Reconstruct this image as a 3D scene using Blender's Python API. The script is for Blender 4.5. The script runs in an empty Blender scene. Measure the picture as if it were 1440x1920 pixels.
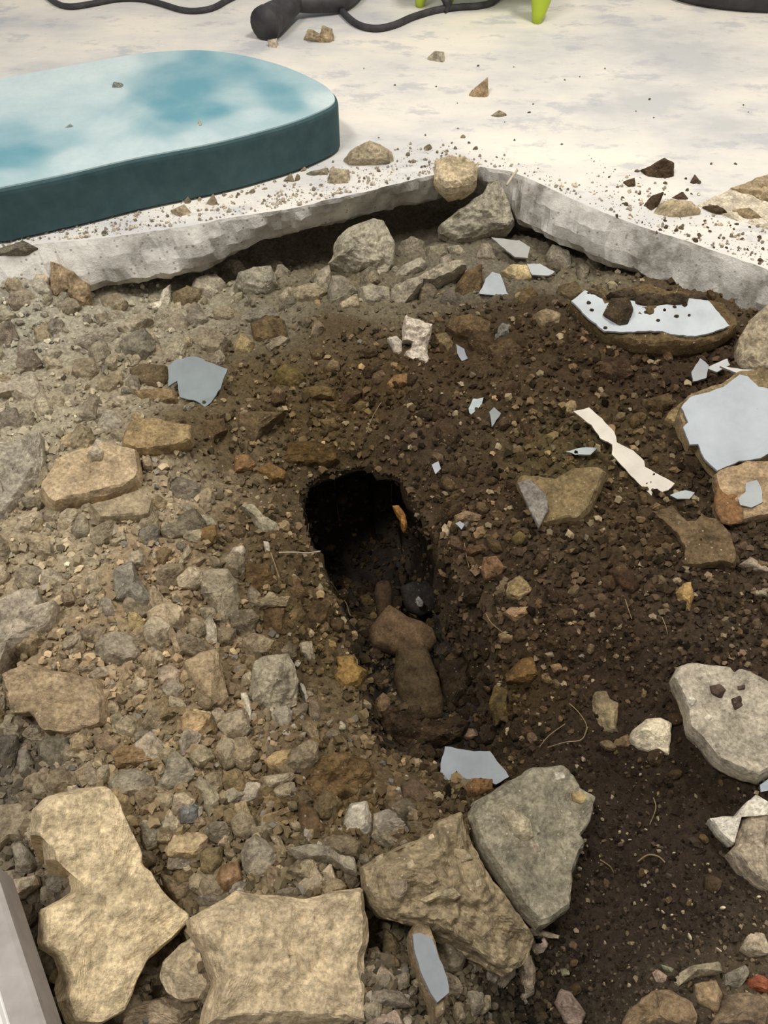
import bpy, bmesh, math, random
import numpy as np
from mathutils import Vector, Matrix, noise
S = bpy.context.scene
COL = S.collection
RNG = random.Random(7)

# ------------------------------------------------------------------ camera
CAM_H, PITCH, FPX = 0.75, math.radians(50.0), 1450.0
W, HH = 1440.0, 1920.0
cam = bpy.data.cameras.new('camera'); cam.sensor_fit = 'VERTICAL'; cam.sensor_height = 24.0
cam.lens = FPX / HH * 24.0; cam.clip_start = 0.01
camo = bpy.data.objects.new('camera', cam); COL.objects.link(camo)
camo.location = (0, 0, CAM_H); camo.rotation_euler = (math.pi / 2 - PITCH, 0, 0)
S.camera = camo

# ------------------------------------------------------------------ light
def lin(c):
    return c / 12.92 if c <= 0.04045 else ((c + 0.055) / 1.055) ** 2.4
def hexlin(h):
    return tuple(lin(int(h[i:i + 2], 16) / 255.0) for i in (0, 2, 4))
w = bpy.data.worlds.new('room_light'); S.world = w; w.use_nodes = True
bg = w.node_tree.nodes['Background']; bg.inputs[0].default_value = (1.0, 0.975, 0.94, 1); bg.inputs[1].default_value = 0.35
def area(name, loc, target, size, power, col):
    l = bpy.data.lights.new(name, 'AREA'); l.shape = 'RECTANGLE'; l.size, l.size_y = size
    l.energy = power; l.color = col
    o = bpy.data.objects.new(name, l); COL.objects.link(o); o.location = loc
    o.rotation_euler = (Vector(target) - Vector(loc)).to_track_quat('-Z', 'Y').to_euler()
    return o
area('ceiling_lamp', (0.75, 1.45, 2.35), (0.7, 1.45, 0), (0.9, 0.3), 40, (1.0, 0.945, 0.85))
area('ceiling_lamp', (-0.9, 0.35, 2.35), (-0.5, 0.6, 0), (0.9, 0.3), 39, (1.0, 0.97, 0.92))
S.view_settings.view_transform = 'Standard'; S.view_settings.look = 'None'
S.view_settings.gamma = 1.0; S.view_settings.exposure = 0.0; S.view_settings.use_curve_mapping = False
try:
    S.cycles.max_bounces = 6
except Exception:
    pass

# ------------------------------------------------------------------ geometry of the view: a pixel gives a direction, the surface gives the place
CP, SP = math.cos(PITCH), math.sin(PITCH)
EYE = Vector((0, 0, CAM_H))
def ray(px, py):
    u, v = px - W / 2, py - HH / 2
    return Vector((u, FPX * CP - v * SP, -FPX * SP - v * CP)).normalized()
def on_z(px, py, z=0.0):
    d = ray(px, py); return EYE + d * ((z - CAM_H) / d.z)
def on_plane(px, py, p, n):
    d = ray(px, py); return EYE + d * ((p - EYE).dot(n) / d.dot(n))
def to_px(p):
    d = p - EYE
    dep = d.y * CP - d.z * SP; up = d.y * SP + d.z * CP
    return W / 2 + FPX * d.x / dep, HH / 2 - FPX * up / dep

# ground heights (photo place, metres below the floor) and soil colours
HPTS = """20,520,-.025 -60,500,-.02 75,505,-.035 110,540,-.06 30,570,-.055 170,560,-.10 300,545,-.115 500,535,-.125 700,520,-.125 850,480,-.115 1000,480,-.11 1150,480,-.105 1250,520,-.085 1400,560,-.06
50,650,-.07 200,650,-.075 100,850,-.045 250,800,-.055 350,700,-.085 200,1000,-.045 100,1150,-.045 350,1000,-.07 300,1250,-.065 450,1000,-.115 530,900,-.135 500,1200,-.12
600,1250,-.155 650,1450,-.13 500,1450,-.10 300,1450,-.075 100,1450,-.065 150,1700,-.065 400,1750,-.065 600,1650,-.075 800,1600,-.085 700,1850,-.07
500,700,-.11 650,650,-.11 750,700,-.115 650,800,-.145 850,800,-.12 900,900,-.125 1000,700,-.09 1100,620,-.065 1200,750,-.095 1300,700,-.07 1400,800,-.05 1240,540,-.06
1100,1000,-.105 1250,1000,-.095 1000,1150,-.14 1100,1150,-.115 1300,1150,-.105 1000,1250,-.16 1150,1300,-.15 1200,1500,-.15 1150,1700,-.16 1300,1600,-.14 1380,1750,-.125
330,520,-.14 450,495,-.155 560,478,-.165 650,465,-.16 760,425,-.155 850,395,-.15 1060,420,-.14 1150,455,-.135 500,440,-.16 620,410,-.16 300,470,-.14 750,385,-.15 1050,850,-.115 1050,1850,-.16 285,1800,-.13 312,1762,-.12 300,1835,-.13 702,1718,-.13 712,1740,-.13 950,1668,-.13 40,1465,-.10 60,1740,-.12 90,1800,-.12 1300,1880,-.095 1400,1350,-.11 1440,1000,-.07"""
HP = []
for t in HPTS.split():
    a, b, c = (float(q) for q in t.split(',')); p = on_z(a, b, c); HP.append((p.x, p.y, c))
for p in ((-1.1, 1.6, -.115), (0, 1.7, -.115), (1.2, 1.6, -.11), (-1, .6, -.06), (1.1, .6, -.08), (0, -.3, -.1), (-.8, 0, -.06), (.8, 0, -.1)):
    HP.append(p)
HP = np.array(HP)
CPTS = """50,600,8f8676 200,600,8c8270 350,560,857a66 500,560,6f6552 100,800,8f826c 250,750,847560 400,800,5f4f38 300,950,8f7c62 150,1050,8f7d63 300,1100,8a7254 420,1000,6a5840
500,1000,54442f 550,1150,57472f 400,1200,7a664a 200,1300,8a7355 450,1350,77634a 600,1400,67553d 550,1500,5c4a30 300,1450,7f6a4d 100,1500,7d6d56 30,1500,5c5348 50,1800,4d453b
700,1500,5d4b33 500,1600,6f6048 650,1650,6b5c45 800,1800,5d523f 700,1850,625646 500,700,5a4a33 650,600,554632 600,750,54442d 700,700,4d3d28 650,850,3f3222 800,800,46382a
850,650,463726 950,650,4a3b29 1000,600,463828 900,900,473828 1100,700,453626 1250,700,3f3124 1250,520,51412f 1100,520,6b604d 900,480,6a6152 700,540,6b604c 1050,850,55472f
1200,950,4b3c2a 1000,1050,46382a 1100,1150,443527 1300,1150,43362a 1350,1000,4a3c2e 1000,1250,40321f 1150,1250,382b20 1050,1350,352a20 1200,1400,2f251c 1200,1550,342a22
1300,1700,352b23 1150,1750,342a22 1050,1850,2b241c 1250,1880,4a3f33 1400,1850,5a4c3c 950,1400,382c1c"""
CPX = []
for t in CPTS.split():
    a, b, c = t.split(','); p = on_z(float(a), float(b), -.09); CPX.append((p.x, p.y) + hexlin(c))
CPX = np.array(CPX); _g = CPX[:, 2:].mean(1, keepdims=True); _L = np.clip((_g - .05) / .12, 0, 1)
CPX[:, 2:] = (CPX[:, 2:] * (1 - .22 * _L) + _g * .22 * _L) * (.84 + .42 * _L) * (1 - (1 - _L) * np.array([[.04, .0, .0]])) * (1 - _L * np.array([[.03, .0, .05]]))
def idw(x, y, pts, eps=.0006):
    x = np.asarray(x, float).ravel(); y = np.asarray(y, float).ravel()
    out = np.zeros((len(x), pts.shape[1] - 2))
    for i in range(0, len(x), 20000):
        d2 = (x[i:i + 20000, None] - pts[None, :, 0]) ** 2 + (y[i:i + 20000, None] - pts[None, :, 1]) ** 2 + eps
        ww = d2 ** -2.0
        out[i:i + 20000] = (ww @ pts[:, 2:]) / ww.sum(1, keepdims=True)
    return out
# mouth of the pit
RIM_PX = [(560, 905), (600, 872), (680, 850), (745, 885), (795, 960), (835, 1040), (892, 1110), (937, 1190), (958, 1260), (972, 1340), (975, 1405), (920, 1432),
          (845, 1424), (765, 1428), (715, 1400), (690, 1330), (668, 1250), (655, 1190), (630, 1110), (602, 1060), (578, 990)]
RIM = np.array([tuple(on_z(a, b, -.145))[:2] for a, b in RIM_PX])
def inside(x, y, poly):
    x = np.asarray(x); y = np.asarray(y); r = np.zeros(x.shape, bool)
    n = len(poly)
    for i in range(n):
        x1, y1 = poly[i]; x2, y2 = poly[(i + 1) % n]
        c = ((y1 > y) != (y2 > y))
        r ^= c & (x < (x2 - x1) * (y - y1) / ((y2 - y1) if y2 != y1 else 1e-9) + x1)
    return r
def dist_poly(x, y, poly):
    x = np.asarray(x, float).ravel(); y = np.asarray(y, float).ravel(); best = np.full(len(x), 9.)
    n = len(poly)
    for i in range(n):
        ax, ay = poly[i]; bx, by = poly[(i + 1) % n]
        t = np.clip(((x - ax) * (bx - ax) + (y - ay) * (by - ay)) / ((bx - ax) ** 2 + (by - ay) ** 2), 0, 1)
        best = np.minimum(best, np.hypot(x - ax - t * (bx - ax), y - ay - t * (by - ay)))
    return best
def Hs(x, y):
    h = idw(x, y, HP)[:, 0]
    d = dist_poly(x, y, RIM)
    return h - .035 * np.exp(-(d / .035) ** 2)
def H1(x, y):
    return float(Hs([x], [y])[0])
GROUND = []
def hit(px, py, floor=False):
    """where the line of sight meets the ground (or the floor)"""
    if floor == 2: return on_top(px, py)[0]
    if floor: return on_z(px, py, 0.0)
    if GROUND:
        q = GROUND[0].ray_cast(EYE, ray(px, py))[0]
        if q is not None: return q
    z = -.09
    for _ in range(7):
        p = on_z(px, py, z); z = .5 * z + .5 * H1(p.x, p.y)
    return on_z(px, py, z)

# ------------------------------------------------------------------ objects
def tag(o, label, cat, group=None, kind=None):
    o['label'] = label; o['category'] = cat
    if group: o['group'] = group
    if kind: o['kind'] = kind
    return o
def link(name, me, mat, parent=None, color=None, smooth=False):
    if isinstance(mat, (list, tuple)):
        for m in mat: me.materials.append(m)
    else: me.materials.append(mat)
    o = bpy.data.objects.new(name, me); COL.objects.link(o)
    if parent: o.parent = parent
    if color: o.color = (*color, 1)
    if smooth:
        me.polygons.foreach_set('use_smooth', [True] * len(me.polygons))
    return o
def empty(name, loc):
    o = bpy.data.objects.new(name, None); COL.objects.link(o); o.location = loc; o.empty_display_size = .02
    return o
def bm_obj(name, bm, mat, origin, parent=None, color=None, smooth=False):
    """mesh from world-space bmesh, origin moved to where the thing stands"""
    bmesh.ops.recalc_face_normals(bm, faces=bm.faces[:])
    bmesh.ops.translate(bm, verts=bm.verts[:], vec=-Vector(origin))
    me = bpy.data.meshes.new(name); bm.to_mesh(me); bm.free()
    o = link(name, me, mat, parent, color, smooth)
    o.location = Vector(origin) - (parent.matrix_basis.translation if parent else Vector())
    return o

# ------------------------------------------------------------------ materials
class NT:
    def __init__(s, name, rough=.9, spec=.3):
        s.m = bpy.data.materials.new(name); s.m.use_nodes = True; s.t = s.m.node_tree; s.t.nodes.clear()
        s.out = s.n('ShaderNodeOutputMaterial'); s.b = s.n('ShaderNodeBsdfPrincipled')
        s.b.inputs['Roughness'].default_value = rough; s.b.inputs['Specular IOR Level'].default_value = spec
        s.l(s.b.outputs[0], s.out.inputs[0]); s.tc = s.n('ShaderNodeTexCoord')
    def n(s, k, **kw):
        q = s.t.nodes.new(k)
        for a, b in kw.items(): setattr(q, a, b)
        return q
    def l(s, a, b): s.t.links.new(a, b)
    def noise(s, scale, detail=4, rough=.6, vec=None):
        q = s.n('ShaderNodeTexNoise'); q.inputs['Scale'].default_value = scale; q.inputs['Detail'].default_value = detail
        q.inputs['Roughness'].default_value = rough; s.l(vec or s.tc.outputs['Object'], q.inputs['Vector']); return q.outputs['Fac']
    def voro(s, scale, vec=None, feat='F1', out='Distance'):
        q = s.n('ShaderNodeTexVoronoi'); q.feature = feat; q.inputs['Scale'].default_value = scale
        s.l(vec or s.tc.outputs['Object'], q.inputs['Vector']); return q.outputs[out]
    def ramp(s, fac, stops):
        q = s.n('ShaderNodeValToRGB'); e = q.color_ramp.elements
        while len(e) < len(stops): e.new(.5)
        for i, (p, c) in enumerate(stops):
            e[i].position = p; e[i].color = (c, c, c, 1) if isinstance(c, (int, float)) else (*c, 1)
        s.l(fac, q.inputs[0]); return q.outputs[0]
    def mix(s, fac, a, b, mode='MIX'):
        q = s.n('ShaderNodeMix'); q.data_type = 'RGBA'; q.blend_type = mode
        for sock, v in ((q.inputs[0], fac), (q.inputs[6], a), (q.inputs[7], b)):
            if isinstance(v, (int, float)): sock.default_value = v
            elif isinstance(v, tuple): sock.default_value = (*v, 1)
            else: s.l(v, sock)
        return q.outputs[2]
    def bump(s, h, strength, dist=.004):
        q = s.n('ShaderNodeBump'); q.inputs['Strength'].default_value = strength; q.inputs['Distance'].default_value = dist
        s.l(h, q.inputs['Height']); s.l(q.outputs[0], s.b.inputs['Normal'])
    def shifted(s):
        """object coordinates moved by a per-object random amount so no two stones match"""
        oi = s.n('ShaderNodeObjectInfo'); m = s.n('ShaderNodeVectorMath'); m.operation = 'MULTIPLY_ADD'
        s.l(oi.outputs['Random'], m.inputs[0]); m.inputs[1].default_value = (9, 17, 31); s.l(s.tc.outputs['Object'], m.inputs[2])
        s.oi = oi; return m.outputs[0]
    def base(s, c): s.l(c, s.b.inputs['Base Color'])

def stone_mat(name, contrast=1.0, speck=.5, rough=.95, dirt=(.10, .07, .045), dirt_amt=.35):
    t = NT(name, rough, .15); v = t.shifted(); col = t.oi.outputs['Color']
    big = t.ramp(t.noise(38, 4, .65, v), [(.30, max(0, 1 - .55 * contrast)), (.52, 1.0), (.72, 1 + .45 * contrast)])
    c = t.mix(1.0, col, big, 'MULTIPLY')
    fine = t.ramp(t.noise(210, 3, .7, v), [(.3, .6), (.5, 1.0), (.7, 1.4)])
    c = t.mix(1.0, c, fine, 'MULTIPLY')
    sp = t.ramp(t.voro(150, v), [(.10, 1.0), (.2, 0.0)])
    sp2 = t.ramp(t.noise(60, 1, .5, v), [(.48, 0.0), (.6, speck)])
    c = t.mix(t.mix(1.0, sp, sp2, 'MULTIPLY'), c, (.62, .55, .44))
    dm = t.ramp(t.noise(26, 5, .7, v), [(.54, 0.0), (.66, dirt_amt)])
    c = t.mix(dm, c, dirt)
    hb = t.mix(.5, t.noise(55, 8, .8, v), t.noise(240, 4, .8, v)); t.base(c); t.bump(hb, .9, .006); return t.m
M_STONE = stone_mat('rubble stone', .9, .5)
M_CONC = stone_mat('broken concrete', .75, .9, dirt_amt=.25)
M_PLAST = stone_mat('old plaster', .5, .3, dirt_amt=.25)
M_CLOD = stone_mat('packed soil', 1.1, .25, dirt=(.03, .02, .013), dirt_amt=.6)
M_RUST = stone_mat('rusty iron', 1.0, .1, .8, (.075, .05, .028), .3)

def soil_mat(name, rough=.95, spec=.15):
    t = NT(name, rough, spec); a = t.n('ShaderNodeAttribute', attribute_name='tone')
    f = t.ramp(t.noise(150, 5, .75), [(.28, .5), (.5, 1.0), (.72, 1.7)])
    c = t.mix(1.0, a.outputs['Color'], f, 'MULTIPLY')
    fl = t.ramp(t.voro(190), [(.06, 1.0), (.14, 0.0)])
    gate = t.ramp(t.noise(85, 2, .6), [(.58, 0.0), (.68, .55)])
    c = t.mix(t.mix(1.0, fl, gate, 'MULTIPLY'), c, (.36, .24, .11))
    t.base(c); t.bump(t.noise(260, 5, .8), .7, .004); return t.m
M_SOIL = soil_mat('soil')
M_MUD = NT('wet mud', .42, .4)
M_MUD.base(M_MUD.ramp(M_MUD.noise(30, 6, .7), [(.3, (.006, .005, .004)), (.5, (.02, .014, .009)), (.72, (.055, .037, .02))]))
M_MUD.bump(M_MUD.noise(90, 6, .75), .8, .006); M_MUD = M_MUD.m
M_CRUMB = NT('soil crumbs', .95, .1)
_a = M_CRUMB.n('ShaderNodeAttribute', attribute_name='tone'); M_CRUMB.base(_a.outputs['Color']); M_CRUMB = M_CRUMB.m

def paint_mat():
    t = NT('grey floor paint', .6, .3); v = t.shifted(); col = t.oi.outputs['Color']
    c = t.mix(1.0, col, t.ramp(t.noise(22, 4, .6, v), [(.3, .86), (.5, 1.0), (.7, 1.1)]), 'MULTIPLY')
    dm = t.ramp(t.noise(70, 5, .7, v), [(.70, 0.0), (.78, .4)])
    c = t.mix(dm, c, (.20, .16, .12))
    t.base(c); t.bump(t.noise(90, 3, .6, v), .15, .002); return t.m
M_PAINT = paint_mat()
M_SKIN = stone_mat('white plaster skin', .35, .2, dirt_amt=.3)

def floor_mat():
    t = NT('dusty painted floor', .85, .2)
    m = t.n('ShaderNodeMapping'); m.inputs['Scale'].default_value = (1, 1.6, 1); t.l(t.tc.outputs['Object'], m.inputs[0]); v = m.outputs[0]
    c = t.ramp(t.noise(2.2, 6, .62, v), [(.36, (.56, .555, .55)), (.48, (.70, .675, .63)), (.62, (.84, .78, .68))])
    worn = t.ramp(t.noise(7, 6, .7, v), [(.54, 0.0), (.62, .6)])
    c = t.mix(worn, c, (.46, .47, .50))
    dirt = t.ramp(t.noise(34, 5, .75, v), [(.60, 0.0), (.72, .45)])
    c = t.mix(dirt, c, (.42, .34, .25))
    t.base(c); t.bump(t.noise(60, 5, .7), .25, .003); return t.m
M_FLOOR = floor_mat()
def edge_mat():
    t = NT('broken slab edge', .95, .1)
    c = t.ramp(t.noise(9, 7, .68), [(.34, (.24, .22, .19)), (.46, (.50, .475, .43)), (.6, (.74, .71, .65))])
    sp = t.ramp(t.voro(70), [(.1, .7), (.2, 0.0)])
    c = t.mix(sp, c, (.20, .17, .13))
    t.base(c); t.bump(t.noise(70, 6, .75), .7, .008); return t.m
M_EDGE = edge_mat()
# ------------------------------------------------------------------ floor slab with the broken-out opening
EDGE_PX = [(-330, 515), (-120, 498), (0, 482), (65, 458), (130, 452), (200, 446), (300, 432), (400, 416), (480, 400), (560, 388), (630, 372), (700, 356), (780, 336), (850, 322), (905, 314), (960, 322),
           (1000, 338), (1050, 362), (1100, 386), (1150, 405), (1200, 424), (1260, 444), (1310, 460), (1380, 484), (1440, 506), (1560, 552), (1700, 604)]
def build_floor():
    far = [on_z(a, b, 0) for a, b in EDGE_PX]
    loop = far + [Vector((1.32, -.3, 0)), Vector((-1.2, -.3, 0))]
    fine = []
    for i, a in enumerate(loop):
        b = loop[(i + 1) % len(loop)]; n = max(1, int((b - a).length / .008)) if (a.y > .4 or b.y > .4) and abs(a.x) < .95 else 12
        for k in range(n):
            p = a.lerp(b, k / n); q = p * 23; w_ = .0045 if n != 12 else .002
            fine.append(p + Vector((noise.noise(q), noise.noise(q + Vector((5, 7, 1))), 0)) * w_ + Vector((0, noise.noise(p * 70) * .0025, 0)))
    bm = bmesh.new(); n = len(fine)
    out = [bm.verts.new(v) for v in ((-2.6, -.8, 0), (2.6, -.8, 0), (2.6, 5, 0), (-2.6, 5, 0))]
    oe = [bm.edges.new((out[i], out[(i + 1) % 4])) for i in range(4)]
    top = [bm.verts.new(v) for v in fine]
    ie = [bm.edges.new((top[i], top[(i + 1) % n])) for i in range(n)]
    bmesh.ops.triangle_fill(bm, use_beauty=True, edges=oe + ie)
    bad = [f for f in bm.faces if inside(np.array([f.calc_center_median().x]), np.array([f.calc_center_median().y]), [(p.x, p.y) for p in fine])[0]]
    bmesh.ops.delete(bm, geom=bad, context='FACES_ONLY')
    cen = Vector((.1, .7, 0))
    prev = top
    prof = [(.004, -.006), (.011, -.024), (.013, -.045), (.010, -.066), (-.006, -.082), (-.035, -.096), (-.09, -.10)]
    for off, z in prof:
        ring = []
        for i in range(n):
            t = (fine[(i + 2) % n] - fine[i - 2]); nn = Vector((t.y, -t.x, 0)).normalized()
            if nn.dot(cen - fine[i]) < 0: nn.negate()
            q = Vector((fine[i].x, fine[i].y, z))
            ppx = to_px(fine[i])[0]; und = float(np.interp(ppx, [100, 380, 450, 520, 880, 950, 1000, 1500], [-.5, -.3, .2, .62, .6, .1, -.35, -.3]))
            off2 = off + und * z
            a = .011 * noise.noise(q * 14 + Vector((3, 3, 3))) + .008 * noise.noise(q * 40) + .004 * noise.noise(q * 110)
            ring.append(bm.verts.new(fine[i] + nn * (off2 + a * min(1, -z / .02)) + Vector((0, 0, z + .006 * noise.noise(q * 30)))))
        for i in range(n):
            f = bm.faces.new((prev[i], prev[(i + 1) % n], ring[(i + 1) % n], ring[i])); f.material_index = 1
        prev = ring
    bmesh.ops.recalc_face_normals(bm, faces=bm.faces[:])
    me = bpy.data.meshes.new('floor'); bm.to_mesh(me); bm.free()
    o = link('floor', me, [M_FLOOR, M_EDGE]); o['kind'] = 'structure'
    o['label'] = 'pale dusty concrete floor broken away along a thick jagged edge'; o['category'] = 'floor'
build_floor()

# ------------------------------------------------------------------ soil in the opening, with the pit
def set_tone(me, cols):
    at = me.color_attributes.new('tone', 'FLOAT_COLOR', 'POINT')
    at.data.foreach_set('color', np.hstack([cols, np.ones((len(cols), 1))]).astype(np.float32).ravel())
def build_soil():
    x0, x1, y0, y1, st = -1.15, 1.28, -.25, 1.72, .0042
    xs = np.arange(x0, x1, st); ys = np.arange(y0, y1, st); nx, ny = len(xs), len(ys)
    X, Y = np.meshgrid(xs, ys); X = X.ravel(); Y = Y.ravel()
    Z = Hs(X, Y)
    dist = dist_poly(X, Y, RIM); ins = inside(X, Y, RIM)
    N = np.empty(len(X))
    for i in range(len(X)):
        p = Vector((X[i], Y[i], 0))
        N[i] = .010 * noise.noise(p * 17) + .006 * noise.noise(p * 45 + Vector((3, 1, 2))) + .0042 * noise.noise(p * 115) + .0025 * noise.noise(p * 230) + .007 * abs(noise.noise(p * 42 + Vector((9, 2, 7)))) + .005 * abs(noise.noise(p * 90 + Vector((1, 6, 3)))) - .004
    Z = Z + N * np.clip(dist / .02, .25, 1)
    Z = np.minimum(Z, np.where(Y > 1.25, -.102, 1.0)) if False else Z
    cols = idw(X, Y, CPX, .0012) * 1.3
    keep = ~ins
    idx = -np.ones(len(X), int); idx[keep] = np.arange(keep.sum())
    # the pit: rings from the mouth down, hollowed out under the far bank
    fine = []
    n0 = len(RIM)
    for i in range(n0):
        for k in range(10):
            q = RIM[i] * (1 - k / 10) + RIM[(i + 1) % n0] * (k / 10); v = Vector((q[0] * 30, q[1] * 30, 0)); v2 = v * 3
            fine.append(q + np.array([noise.noise(v) + .6 * noise.noise(v2), noise.noise(v + Vector((7, 3, 0))) + .6 * noise.noise(v2 + Vector((2, 8, 0)))]) * .008)
    fine = np.array(fine); cen = fine.mean(0) + np.array([.0, -.01]); n = len(fine)
    ylo, yhi = fine[:, 1].min(), fine[:, 1].max(); far = (fine[:, 1] - ylo) / (yhi - ylo)
    rimz = Hs(fine[:, 0], fine[:, 1])
    verts = [np.stack([X[keep], Y[keep], Z[keep]], 1)]; tones = [cols[keep]]
    base = keep.sum(); pv = []
    wf = np.clip((far - .5) / .3, 0, 1); wf = wf * wf * (3 - 2 * wf)
    prof = [(1.07, .004, 0, 0), (1.0, -.010, 0, 0), (1.02, -.03, .01, 0), (1.06, -.06, .05, .02), (1.08, -.09, .085, .06), (1.02, -.115, .10, .10), (.85, -.125, .10, .13), (.6, -.13, .06, .10), (.3, -.12, .03, .05)]
    funnel = [(1.07, .004), (1.0, -.008), (.955, -.022), (.90, -.042), (.84, -.064), (.75, -.084), (.6, -.096), (.42, -.10), (.2, -.10)]
    for (s, dz, push, deep), (s2, dz2) in zip(prof, funnel):
        ss = (s * wf + s2 * (1 - wf))[:, None]; dd = dz * wf + dz2 * (1 - wf)
        P = cen + (fine - cen) * ss; P = P + np.stack([np.zeros(n), push * wf], 1)
        z = rimz * (1 if dz > -.02 else .5) + (0 if dz > -.02 else .5 * rimz.mean()) + dd - deep * wf
        if dz > 0:
            dv = fine - cen; P = fine + dv / np.linalg.norm(dv, axis=1, keepdims=True) * .016; z = Hs(P[:, 0], P[:, 1]) - .0035
        R = np.array([[noise.noise(Vector((a * 25, b * 25, c * 25))) + .5 * noise.noise(Vector((a * 70, b * 70, c * 70))), noise.noise(Vector((a * 25 + 9, b * 25, c * 25))) + .5 * noise.noise(Vector((a * 70 + 9, b * 70, c * 70))), noise.noise(Vector((a * 30, b * 30 + 4, c * 30))) + .6 * noise.noise(Vector((a * 70, b * 70 + 4, c * 70)))] for (a, b), c in zip(P, z)])
        amp = .0 if dz > 0 else (.008 if dz > -.02 else .013)
        pv.append(np.stack([P[:, 0], P[:, 1], z], 1) + R * amp)
    pv.append(np.array([[cen[0], cen[1], rimz.mean() - .10]]))
    verts += pv; V = np.vstack(verts)
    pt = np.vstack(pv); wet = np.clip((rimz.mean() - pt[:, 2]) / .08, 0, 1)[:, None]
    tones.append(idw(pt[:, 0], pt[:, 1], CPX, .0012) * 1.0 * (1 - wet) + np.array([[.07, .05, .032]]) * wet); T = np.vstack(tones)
    faces = []; mi = []
    I = idx.reshape(ny, nx)
    a, b, c, d = I[:-1, :-1], I[:-1, 1:], I[1:, 1:], I[1:, :-1]
    ok = (a >= 0) & (b >= 0) & (c >= 0) & (d >= 0)
    F = np.stack([a[ok], b[ok], c[ok], d[ok]], 1); faces = F.tolist(); mi = [0] * len(faces)
    for r in range(len(prof) - 1):
        for i in range(n):
            j = (i + 1) % n
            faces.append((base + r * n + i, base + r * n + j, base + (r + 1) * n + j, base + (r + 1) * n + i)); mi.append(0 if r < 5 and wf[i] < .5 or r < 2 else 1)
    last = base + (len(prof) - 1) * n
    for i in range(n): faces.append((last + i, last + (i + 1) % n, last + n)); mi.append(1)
    me = bpy.data.meshes.new('soil'); me.from_pydata(V.tolist(), [], faces); me.update()
    set_tone(me, T); me.polygons.foreach_set('material_index', mi)
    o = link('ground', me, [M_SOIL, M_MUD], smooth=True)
    from mathutils.bvhtree import BVHTree
    GROUND.append(BVHTree.FromPolygons([Vector(q) for q in V.tolist()], faces))
    o['kind'] = 'structure'; o['label'] = 'brown soil and dusty rubble bed with a dark pit in the middle'; o['category'] = 'ground'
build_soil()

def crumbs(name, n, pick, label, cat, size, seed, bright, gain=1.3, spread=.5, slab=False):
    """loose grains nobody could count, each a small irregular lump lying on the ground"""
    r = np.random.RandomState(seed); P = []; k = 0
    while len(P) < n and k < n * 25:
        k += 1
        px = r.uniform(-330, 1770); py = 480 + (2250 - 480) * r.rand() ** .8 if not slab else r.uniform(250, 505)
        if r.rand() > pick(px, py): continue
        if slab:
            q = on_z(px, py, 0); P.append((q.x, q.y, 0)); continue
        d = Vector((r.normal(0, .004), r.normal(0, .004), 0))
        q = GROUND[0].ray_cast(EYE + d, ray(px, py))[0]
        if q is not None: P.append((q.x, q.y, q.z))
    P = np.array(P); n = len(P); z = P[:, 2]
    octa = np.array([[1, 0, 0], [-1, 0, 0], [0, 1, 0], [0, -1, 0], [0, 0, 1], [0, 0, -1], [.6, .6, .5], [-.6, .6, .5], [.6, -.6, .5], [-.6, -.6, .5]])
    of = [(4, 0, 6), (4, 6, 2), (4, 2, 7), (4, 7, 1), (4, 1, 9), (4, 9, 3), (4, 3, 8), (4, 8, 0), (0, 2, 6), (2, 1, 7), (1, 3, 9), (3, 0, 8), (5, 2, 0), (5, 1, 2), (5, 3, 1), (5, 0, 3)]
    V = np.repeat(octa[None], n, 0) * r.uniform(.65, 1.25, (n, 10, 3))
    sz = size[0] + (size[1] - size[0]) * r.rand(n) ** 3
    ne = np.clip((.62 - P[:, 1]) / .25, 0, 1) * np.clip((P[:, 0] - .12) / .08, 0, 1) * .62 if 'soil' in name else 0
    sz = sz * (1 - ne)
    V *= (sz[:, None] * r.uniform(.7, 1.3, (n, 3)))[:, None, :]
    a = r.uniform(0, 6.28, n); b = r.uniform(-.6, .6, n)
    V = np.stack([V[..., 0] * np.cos(b)[:, None] - V[..., 2] * np.sin(b)[:, None], V[..., 1], V[..., 0] * np.sin(b)[:, None] + V[..., 2] * np.cos(b)[:, None]], -1)
    V = np.stack([V[..., 0] * np.cos(a)[:, None] - V[..., 1] * np.sin(a)[:, None], V[..., 0] * np.sin(a)[:, None] + V[..., 1] * np.cos(a)[:, None], V[..., 2]], -1)
    V += np.stack([P[:, 0], P[:, 1], z + sz * .35], 1)[:, None, :]
    c = idw(P[:, 0], P[:, 1], CPX, .0012) * gain * np.exp(r.normal(-.04, spread, (n, 1)))
    pale = r.rand(n) < bright
    if slab: c = np.array([[.44, .375, .285]]) * np.exp(r.normal(0, .35, (n, 1)))
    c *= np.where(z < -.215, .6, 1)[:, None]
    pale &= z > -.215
    c[pale] = np.array([.42, .33, .20] if 'soil' in name else [.42, .37, .29]) * r.uniform(.4, 1.2, (pale.sum(), 1)) * .8
    F = (np.array(of)[None] + (np.arange(n) * 10)[:, None, None]).reshape(-1, 3)
    me = bpy.data.meshes.new(name); me.from_pydata(V.reshape(-1, 3).tolist(), [], F.tolist()); me.update()
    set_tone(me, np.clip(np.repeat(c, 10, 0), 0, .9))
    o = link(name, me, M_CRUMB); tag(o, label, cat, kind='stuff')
def is_left(px, py):
    b = np.interp(py, [480, 560, 700, 900, 1100, 1300, 1450, 1600, 1920], [1300, 900, 420, 420, 520, 640, 760, 900, 980])
    return px < b
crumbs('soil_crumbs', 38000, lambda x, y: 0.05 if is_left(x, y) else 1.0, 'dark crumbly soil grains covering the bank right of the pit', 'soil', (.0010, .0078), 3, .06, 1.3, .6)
crumbs('rubble_grit', 26000, lambda x, y: 1.0 if is_left(x, y) else .03, 'dusty tan grit between the stones left of the pit', 'grit', (.0012, .0072), 5, .07, 1.3, .3)

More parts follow.
